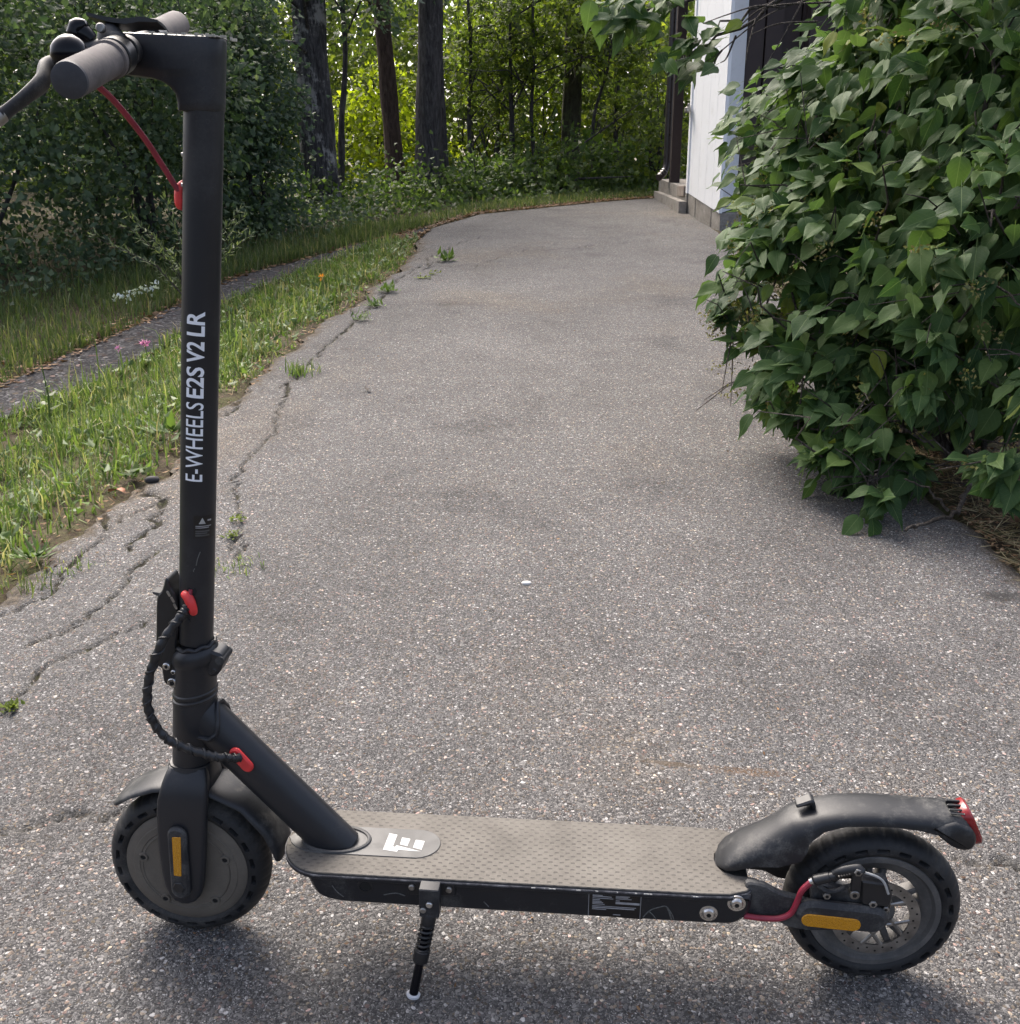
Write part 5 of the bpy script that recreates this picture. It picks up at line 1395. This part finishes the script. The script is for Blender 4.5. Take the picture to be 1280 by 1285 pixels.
# old trees at the edge of the wood
tree('old_tree', [(-1.81, 9.95, .84), (-1.83, 10.0, 1.5), (-1.84, 10.0, 2.3), (-1.86, 10.05, 3.2), (-1.95, 10.1, 5.6)], .178, .12, bark_grey,
     [(-1.72, 9.2, 2.78, .32, .3, .26), (-2.5, 9.3, 3.0, .75, .6, .65), (-1.6, 9.2, 3.05, .55, .5, .45), (-2.2, 9.0, 2.35, .38, .35, .38), (-1.25, 9.6, 3.2, .5, .5, .5), (-2.9, 9.7, 3.6, .9, .8, .7), (-1.8, 10, 5.0, 1.6, 1.6, 1.1)], 5200, .062, leaf_teal,
     'broad grey lichen-patched trunk between the red-brown trunk and the handlebar stem', limbs=9, seed=41)
tree('slender_tree', [(-1.70, 10.35, .92), (-1.66, 10.35, 1.35), (-1.64, 10.35, 1.75), (-1.60, 10.35, 2.05), (-1.57, 10.35, 2.5), (-1.60, 10.35, 3.4)], .034, .02, bark_dark,
     [(-1.35, 10.2, 2.75, .4, .3, .5), (-1.5, 10.3, 3.4, .6, .5, .5)], 700, .06, leaf_teal, 'thin dark crooked young tree close beside the broad lichen-patched trunk', limbs=5, seed=42)
tree('red_tree', [(-1.235, 11.45, .95), (-1.28, 11.5, 1.6), (-1.32, 11.5, 2.3), (-1.36, 11.5, 3.2), (-1.42, 11.5, 5.2)], .098, .075, bark_red,
     [(-1.4, 10.9, 3.3, .55, .4, .4), (-1.6, 11.5, 4.8, 1.3, 1.2, 1.0)], 1900, .06, leaf_teal, 'slim reddish leaning trunk in front of the bright yellow-green leaves', limbs=4, seed=43)
tree('dark_tree', [(-.86, 11.0, .92), (-.86, 11.05, 1.5), (-.835, 11.05, 2.2), (-.80, 11.05, 3.1), (-.78, 11.1, 5.4)], .140, .105, bark_dark,
     [(-.7, 10.5, 3.25, .55, .4, .35), (-1.0, 11, 4.9, 1.4, 1.3, 1.0)], 2000, .06, leaf_teal, 'straight dark furrowed trunk beside the far corner of the drive', limbs=4, seed=44)
tree('slender_tree', [(-.70, 11.42, .95), (-.72, 11.45, 1.6), (-.745, 11.45, 2.4), (-.76, 11.45, 3.6)], .048, .035, bark_dark, None, 0, .05, None, 'thin dark stem half hidden behind the straight furrowed trunk', seed=45)
tree('mossy_tree', [(.735, 13.1, 1.0), (.75, 13.15, 1.9), (.77, 13.15, 2.7), (.79, 13.15, 3.6), (.8, 13.2, 5.2)], .122, .10, bark_mossy,
     [(.5, 12.7, 3.4, .6, .5, .5), (1.2, 12.9, 3.1, .5, .4, .5), (.9, 13, 2.7, .5, .4, .4)], 1700, .062, leaf_mid, 'stout mossy trunk standing in the undergrowth opposite the house porch', limbs=6, seed=46)
tree('pale_tree', [(1.21, 14.7, 1.0), (1.20, 14.75, 2.2), (1.18, 14.75, 3.2), (1.17, 14.8, 5.0)], .070, .055, bark_mossy,
     [(1.3, 14.4, 3.6, .6, .5, .5), (1.1, 14.5, 2.8, .5, .4, .4)], 1200, .062, leaf_mid, 'slim pale trunk just behind the stout mossy one', limbs=4, seed=47)
YT = [((.02, 12.5), (.01, 3.3), .036, 48, 'thin young tree with layered leaves midway along the far edge of the drive'), ((-.45, 12.5), (-.52, 2.9), .028, 49, 'thin young tree just beyond the straight furrowed trunk'),
      ((.34, 12.5), (.22, 2.8), .026, 50, 'leaning sapling just before the stout mossy trunk'), ((1.40, 13.5), (1.30, 3.5), .034, 51, 'sapling nearest the brown porch post'), ((-.15, 13.3), (-.05, 3.2), .030, 52, 'young tree deeper in the wood behind the layered one'),
      ((1.0, 12.4), (1.1, 2.6), .020, 53, 'low sapling between the mossy trunk and the porch')]
for (x, y), (xt, h), r, sd, lab in YT:
    z = float(terr(x, y)); gg = np.random.default_rng(sd)
    bl = [(x + gg.normal(0, .35), y + gg.normal(0, .3), z + gg.uniform(.75, 2.6), gg.uniform(.35, .6), .35, gg.uniform(.13, .24)) for _ in range(11)]
    tree('young_tree', [(x, y, z - .05), (x * .7 + xt * .3 + gg.normal(0, .04), y, z + .8), (x * .4 + xt * .6 + gg.normal(0, .04), y, z + 1.5), (xt, y, z + h)], r, .012, bark_dark, bl, 1800, .060, leaf_mid, lab, 'young trees at the edge of the wood', limbs=11, seed=sd, up=1.2, flare=.2)

# dark shrubs on the left beyond the path
DS = [(-3.35, 6.6, [(-3.80, 6.75, .95, .45, .45, .45), (-3.95, 7.3, 1.2, .5, .5, .5), (-3.3, 6.5, 1.05, .75, .55, .55), (-3.6, 6.6, 1.75, .8, .6, .6), (-3.0, 6.7, 1.75, .6, .5, .55), (-3.4, 6.8, 2.4, .9, .6, .5)], 'dark green shrub beyond the path, below the brake lever tip', 61),
      (-2.45, 7.3, [(-2.5, 7.2, 1.10, .62, .5, .55), (-2.25, 7.3, 1.75, .55, .5, .55), (-2.75, 7.4, 1.9, .6, .5, .6), (-2.4, 7.6, 2.55, .75, .6, .45)], 'dense dark shrub beyond the path, behind the red brake cable', 62),
      (-2.05, 8.3, [(-2.1, 8.2, 1.15, .42, .4, .45), (-2.0, 8.4, 1.75, .36, .4, .45), (-2.3, 8.5, 2.3, .5, .5, .4)], 'dark shrub just past the scooter stem, by the broad grey trunk', 63),
      (-4.6, 7.0, [(-4.5, 7.0, 1.2, .8, .6, .6), (-4.5, 7.2, 2.1, 1.0, .7, .7), (-4.1, 7.6, 2.8, 1.0, .7, .6)], 'tall shrub at the far left beyond the path', 64),
      (-3.4, 8.9, [(-3.2, 8.8, 2.3, .9, .7, .7), (-3.9, 9.0, 2.9, 1.1, .7, .7), (-2.8, 9.0, 1.6, .8, .6, .6), (-3.7, 9.2, 1.8, .9, .7, .7)], 'tall bushy shrub behind the dark ones, above the handlebar grip', 65)]
for x, y, bl, lab, sd in DS:
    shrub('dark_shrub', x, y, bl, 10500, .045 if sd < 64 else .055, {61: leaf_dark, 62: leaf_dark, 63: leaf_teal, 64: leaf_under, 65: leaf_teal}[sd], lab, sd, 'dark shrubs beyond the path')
# shrub with sun glow painted in its leaves between the trunks, others further in
shrub('bright_shrub', -1.75, 12.9, [(-1.75, 12.8, 1.7, .62, .5, .55), (-1.6, 12.9, 2.25, .5, .4, .4), (-1.2, 13.2, 1.6, .5, .4, .5)], 2300, .07, leaf_bright, 'shrub with sun glow painted in its yellow-green leaves between the broad grey trunk and the red-brown one', 71, shell=.25)
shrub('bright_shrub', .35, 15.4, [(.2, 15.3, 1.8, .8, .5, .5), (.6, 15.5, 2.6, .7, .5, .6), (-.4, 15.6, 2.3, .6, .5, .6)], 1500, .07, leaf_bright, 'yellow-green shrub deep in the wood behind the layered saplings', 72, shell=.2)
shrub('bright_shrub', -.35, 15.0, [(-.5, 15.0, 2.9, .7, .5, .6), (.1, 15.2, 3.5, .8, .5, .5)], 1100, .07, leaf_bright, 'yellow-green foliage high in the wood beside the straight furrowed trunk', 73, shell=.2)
shrub('green_shrub', .55, 11.9, [(.1, 11.5, 1.25, .45, .3, .22), (.7, 11.7, 1.35, .5, .3, .28), (1.2, 11.7, 1.35, .4, .3, .3), (.5, 12.1, 1.6, .6, .3, .3)], 1900, .062, leaf_under, 'low leafy shrub along the far edge of the drive in front of the mossy trunk', 74)
shrub('green_shrub', -.55, 11.2, [(-.55, 10.7, 1.12, .32, .25, .16), (-.2, 11.2, 1.25, .4, .3, .25), (-1.05, 10.75, 1.12, .35, .25, .2)], 1300, .055, leaf_under, 'low leafy shrub around the foot of the straight furrowed trunk', 75)
shrub('green_shrub', 1.75, 12.4, [(1.7, 12.0, 1.5, .4, .35, .4), (1.9, 12.4, 2.1, .5, .4, .5), (1.6, 12.6, 2.7, .5, .4, .5)], 1700, .06, leaf_mid, 'leafy shrub behind the downpipe and porch post', 76)
# bluish shrub in front of the trees at the top
# undergrowth along the wood's edge and the far wood itself
g = np.random.default_rng(81)
n = 7500
x = g.uniform(-2.6, 2.2, n); y0 = np.interp(x, [-2.6, -1.3, -.64, -.286, .473, 1.068, 2.2], [8.0, 8.9, 9.7, 10.2, 10.75, 11.2, 11.6]); dy = g.random(n) ** .8 * 1.5; y = y0 + dy
P = np.stack([x, y, terr(x, y) + np.abs(g.normal(0, .5, n)) * np.clip(.05 + dy * .42, .05, .42)], -1)
tip, nn = sprays(g, P, np.tile([[0, -.6, .2]], (n, 1)), up=1.0)
tag(leaf_cloud('undergrowth', P, tip, nn, g.uniform(.03, .075, n), leaf_under, .75), 'low leafy undergrowth along the foot of the wood', kind='stuff')
n = 6500
y = g.uniform(3.6, 8.4, n); x = np.interp(y, PATH_FAR[:, 1], PATH_FAR[:, 0]) - np.interp(y, [4, 5.5, 8.4], [1.5, 1.05, .35]) * g.uniform(.75, 3.2, n)
P = np.stack([x, y, terr(x, y) + np.abs(g.normal(0, .16, n))], -1)
tip, nn = sprays(g, P, np.tile([[.3, -.6, .2]], (n, 1)), up=1.0)
tag(leaf_cloud('undergrowth', P, tip, nn, g.uniform(.025, .055, n), leaf_dark, .7), 'weedy dark undergrowth on the bank below the shrubs', kind='stuff')
n = 74000
x = g.uniform(-15, 9, n); y = 15.8 + g.random(n) * 6 - 3.6 * np.clip((-2.2 - x) / 2.5, 0, 1); hmax = 4.6
z = .5 + g.random(n) ** .9 * hmax
cl = wob(x, z, 1.1, 1) + .6 * wob(x + y, z, 2.7, 3)
k = g.random(n) < np.clip(.75 + .5 * cl, .2, 1)
P = np.stack([x, y, z], -1)[k]
tip, nn = sprays(g, P, np.tile([[0, -.4, .3]], (len(P), 1)), up=.9, jit=.8)
tag(leaf_cloud('woodland', P, tip, nn, g.uniform(.12, .22, len(P)), leaf_far, .75), 'far wood beyond the trees, one mass of pale green leaves', kind='stuff')

n = 26000
x = g.uniform(-4.6, 3.6, n); y = g.uniform(14.6, 16.6, n); z = .8 + g.random(n) * 3.1
cl = wob(x, z, 1.7, 6) + .6 * wob(x + .5 * y, z, 3.7, 2)
k = g.random(n) < np.clip(.6 + .55 * cl, .06, 1)
P = np.stack([x, y, z], -1)[k]
tip, nn = sprays(g, P, np.tile([[0, -.4, .3]], (len(P), 1)), up=.9, jit=.8)
tag(leaf_cloud('woodland', P, tip, nn, g.uniform(.07, .12, len(P)), leaf_mid, .7), 'mid green leaves filling the wood just behind the trunks', kind='stuff')

# ------------------------------------------------------------------ small plants and bits
g = np.random.default_rng(91)
def tuft(name, x, y, n, h, w, mat, label, cat, seed, spread=.02, lean=.7, group=None):
    gg = np.random.default_rng(seed); z = float(terr(x, y))
    P = gg.normal(0, spread, (n, 3)); P[:, 2] = -.004
    o = blades(name, P, h * gg.uniform(.5, 1.2, n), w * gg.uniform(.7, 1.2, n), mat, lean, seed=seed)
    o.location = (x, y, z); tag(o, label, cat, group); return o
def rosette(name, x, y, n, size, mat, label, seed, rise=.5, aspect=.35, z0=None, group=None, cat='weed', spread=.01):
    gg = np.random.default_rng(seed); z = float(terr(x, y)) if z0 is None else z0
    a = gg.uniform(0, 6.28, n); el = gg.uniform(.1, rise * 2, n)
    tip = np.stack([np.cos(a) * np.cos(el), np.sin(a) * np.cos(el), np.sin(el)], -1); nn = np.stack([-np.cos(a) * np.sin(el), -np.sin(a) * np.sin(el), np.cos(el)], -1) + gg.normal(0, .2, (n, 3))
    P = gg.normal(0, spread, (n, 3)); P[:, 2] = np.abs(P[:, 2]) * .6
    o = leaf_cloud(name, P * .75, tip, nn, size * .72 * gg.uniform(.5, 1.15, n), mat, aspect); o.location = (x, y, z + .002); tag(o, label, cat, group); return o
G1 = 'weeds growing in the driveway cracks'
rosette('weed', -.418, 6.744, 42, .10, weed_leaf, 'tallest leafy weed, alone out on the open asphalt near the top of the crack', 101, .7, .3, group=G1, spread=.035)
rosette('weed', -.461, 6.227, 14, .045, moss, 'small yellowish weed just below the tallest one', 102, .3, .5, group=G1, spread=.02)
rosette('weed', -.523, 6.089, 14, .05, moss, 'flat yellow-green weed lowest of the three on the open asphalt', 103, .3, .5, group=G1, spread=.025)
rosette('weed', -.68, 5.66, 46, .075, weed_leaf, 'weed patch at the top of the long crack by the grass', 104, .5, .3, group=G1, spread=.03)
rosette('weed', -.705, 5.25, 40, .065, weed_leaf, 'dark leafy weed midway down the long crack', 105, .6, .3, group=G1, spread=.026)
rosette('weed', -.735, 4.92, 34, .06, weed_leaf, 'spiky weed lower on the long crack beside the verge corner', 106, .6, .22, group=G1, spread=.026)
tuft('grass_tuft', -.841, 3.95, 90, .07, .005, grass_mat, 'grass tuft in the crack beside the stem lettering', 'grass tuft', 107, .035, 1.1)
rosette('moss_clump', -.717, 2.475, 40, .016, moss, 'upper bright moss clump just beside the stem warning label', 108, .5, .7, cat='moss', spread=.014, group='moss clumps in the crack')
rosette('moss_clump', -.701, 2.380, 36, .016, moss, 'lower bright moss clump just beside the stem warning label', 109, .4, .7, cat='moss', spread=.014, group='moss clumps in the crack')
tuft('grass_tuft', -.647, 2.216, 60, .035, .0028, grass_mat, 'thin flat grass tuft on the asphalt beside the stem, above the folding latch', 'grass tuft', 110, .032, 1.3)
rosette('moss_clump', -.915, 1.620, 60, .018, moss, 'olive moss in the short crack at the left edge beside the wheel', 111, .5, .6, cat='moss', spread=.009, group='moss clumps in the crack')
tuft('grass_tuft', -1.093, 2.107, 46, .05, .003, grass_dull, 'sparse dry tuft at the broken asphalt edge nearest the camera', 'grass tuft', 112, .03, .8)
tuft('grass_tuft', -1.04, 2.20, 40, .03, .003, grass_mat, 'low tuft in the edge crack just past the sparse dry one', 'grass tuft', 113, .03, 1.0)
rosette('dandelion', -1.155, 2.24, 30, .085, weed_leaf, 'rosette of long dandelion leaves at the near end of the verge', 114, .6, .2, cat='dandelion', spread=.02)
rosette('dandelion', -1.13, 3.20, 14, .13, weed_leaf, 'broad dark dock leaves in the grass right behind the stem', 115, .6, .3, cat='plant', spread=.02)
rosette('broadleaf_weed', -1.09, 2.80, 20, .06, leaf_under, 'dark low leaves on the soil at the bend of the verge edge', 116, .4, .6, cat='weed', spread=.022)
# pale-leaved upright seedling
s = empty('seedling', (-1.80, 3.80, float(terr(-1.80, 3.80)))); tag(s, 'upright pale-leaved seedling in the verge at the left border of the view', 'plant')
mb = MB(); mb.add(tube([(0, 0, 0), (.01, 0, .12), (.0, 0, .24)], [.004, .003, .002], 6)); mb.build('stem', weed_leaf, s)
for k in range(7):
    a = k * 2.4; zz = .07 + .017 * k
    o = leaf_cloud('leaf', np.array([[0, 0, zz]]), np.array([[math.cos(a), math.sin(a), .35]]), np.array([[-.3 * math.cos(a), -.3 * math.sin(a), 1.0]]), .060 - .004 * k, leaf_willow, .5, s)
# purple flowers
def flower(x, y, h, r, mat, label, seed, n=26):
    z = float(terr(x, y)); s = empty('flower', (x, y, z)); tag(s, label, 'flower')
    mb = MB(); mb.add(tube([(0, 0, 0), (.01, .0, h * .5), (.0, 0, h)], [.0022, .0018, .0015], 5)); mb.build('stalk', weed_leaf, s)
    gg = np.random.default_rng(seed); d = unit(gg.normal(size=(n, 3)) + np.array([0, -.1, .7]))
    leaf_cloud('petals', np.tile([[0, 0, h]], (n, 1)) + d * r * .15, d, gg.normal(size=(n, 3)), r * gg.uniform(.8, 1.2, n), mat, .4, s)
    return s
flower(-1.60, 4.36, .15, .024, petal_pink, 'larger pink-purple flower head on the verge, close beside the stem', 121)
flower(-1.745, 4.43, .13, .015, petal_pink, 'smaller faded purple flower on the path side of the verge', 122, 14)
flower(-1.03, 5.55, .12, .020, petal_orange, 'small orange flower in the grass just past the stem', 123, 14)
# pale willow-like shrub beside the path
wsh = (-1.80, 5.75); z = float(terr(*wsh)); L = np.array([*wsh, z])
s = empty('willow_shrub', tuple(L)); tag(s, 'pale feathery willow seedling leaning over the path behind the stem', 'shrub')
mb = MB(); lp_, lt_, ln_ = [], [], []
for k in range(15):
    a = g.uniform(0, 6.28); h = g.uniform(.30, .62); sp_ = g.uniform(.08, .38)
    if k < 2: a, h, sp_ = math.pi * (1.02 - .04 * k), .40, .55
    pts = [np.array([0, 0, -.02]), np.array([.35 * sp_ * math.cos(a), .35 * sp_ * math.sin(a), h * .55]), np.array([sp_ * math.cos(a), sp_ * math.sin(a), h])]
    mb.add(tube([Vector(q) for q in pts], [.004, .003, .001], 5))
    for j in range(46):
        t = g.uniform(.25, 1.0); q = pts[1] * (1 - (t - .5) * 2) + pts[2] * ((t - .5) * 2) if t > .5 else pts[0] * (1 - 2 * t) + pts[1] * 2 * t
        d = unit(pts[2] - pts[1]) + g.normal(0, .65, 3); lp_.append(q); lt_.append(d); ln_.append(g.normal(0, .5, 3) + np.array([0, -.2, 1]))
mb.build('stems', twig_mat, s)
o = leaf_cloud('leaves', np.array(lp_), np.array(lt_), np.array(ln_), g.uniform(.03, .055, len(lp_)), leaf_willow, .22, s); o['kind'] = 'stuff'
# white flowering plant on the bank
n = 60; t = g.random(n)
P = np.stack([-2.22 + .20 * t, 5.68 + .26 * t, np.zeros(n)], -1) + g.normal(0, .022, (n, 3)) * np.array([1, 1, .7]); P[:, 2] += terr(P[:, 0], P[:, 1]) + .06 + .03 * t
L = np.array([-2.12, 5.8, float(terr(-2.12, 5.8))])
s = empty('white_flowers', tuple(L)); tag(s, 'patch of small white blossoms beside the path, behind the feathery willow', 'flowers')
o = leaf_cloud('petals', P - L, g.normal(size=(n, 3)), g.normal(size=(n, 3)), g.uniform(.014, .030, n), leaf_white, .8, s); o['kind'] = 'stuff'
o = blades('stalks', np.stack([g.uniform(-.12, .14, 40), g.uniform(-.1, .14, 40), np.zeros(40)], -1), .08, .004, grass_dull, .4, s); o['kind'] = 'stuff'

# pebbles and leaves lying on the drive
def pebble(x, y, r, mat, label, seed, flat=.5):
    gg = np.random.default_rng(seed); bm = bmesh.new(); bmesh.ops.create_icosphere(bm, subdivisions=2, radius=r)
    for v in bm.verts:
        k = 1 + .18 * math.sin(3 * v.co.x / r + seed) * math.cos(2.3 * v.co.y / r + seed * .7) + gg.normal(0, .03); v.co = Vector((v.co.x * 1.35 * k, v.co.y * .8 * k, v.co.z * flat * k))
    me = bpy.data.meshes.new('mesh'); bm.to_mesh(me); bm.free()
    for p_ in me.polygons: p_.use_smooth = True
    o = link('pebble', me, mat); o.location = (x, y, M_SLOPE * y + r * flat * .55); return tag(o, label, 'pebble')
pebble(.038, 2.118, .0095, pebble_white, 'white pebble alone in the middle of the driveway', 131)
pebble(-1.035, 2.76, .016, mat_simple('dark_pebble', (.03, .028, .03), .8), 'dark stone on the broken asphalt by the verge bend', 132, .7)
def dry_leaf(x, y, s_, rz, mat, label, z=None):
    v = []; f = []
    ys = [0, .2, .45, .7, .9, 1.0]; w = [.03, .26, .36, .28, .12, .01]
    for yy, ww in zip(ys, w):
        for sx in (-1, -.4, .2, 1): v.append((sx * ww * s_, (yy - .5) * s_, s_ * (.16 * abs(sx) * math.sin(4 * yy + sx) + .12 * yy * yy)))
    for i in range(5):
        for j in range(3): f.append((i * 4 + j, i * 4 + j + 1, i * 4 + j + 5, i * 4 + j + 4))
    o = link('dry_leaf', mesh_np(v, np.array(f)), mat); zz = float(terr(x, y)) if z is None else z
    o.location = (x, y, zz + .012); o.rotation_euler = (0.06, .1, rz); return tag(o, label, 'dry leaf')
dry_leaf(1.335, 2.43, .085, .9, mat_simple('pale_tan_leaf', (.36, .22, .16), .7, var=.2, scale=50), 'pale tan dry leaf on the soil beside the lilac')
dry_leaf(-.535, 3.684, .035, .4, mat_simple('dark_leaf', (.04, .028, .02), .7), 'small dark dry leaf on the open asphalt')
dry_leaf(-1.10, 2.66, .045, 2.0, mat_simple('rust_leaf', (.30, .13, .07), .7, var=.2, scale=50), 'rusty dry leaf on the soil edge of the verge')
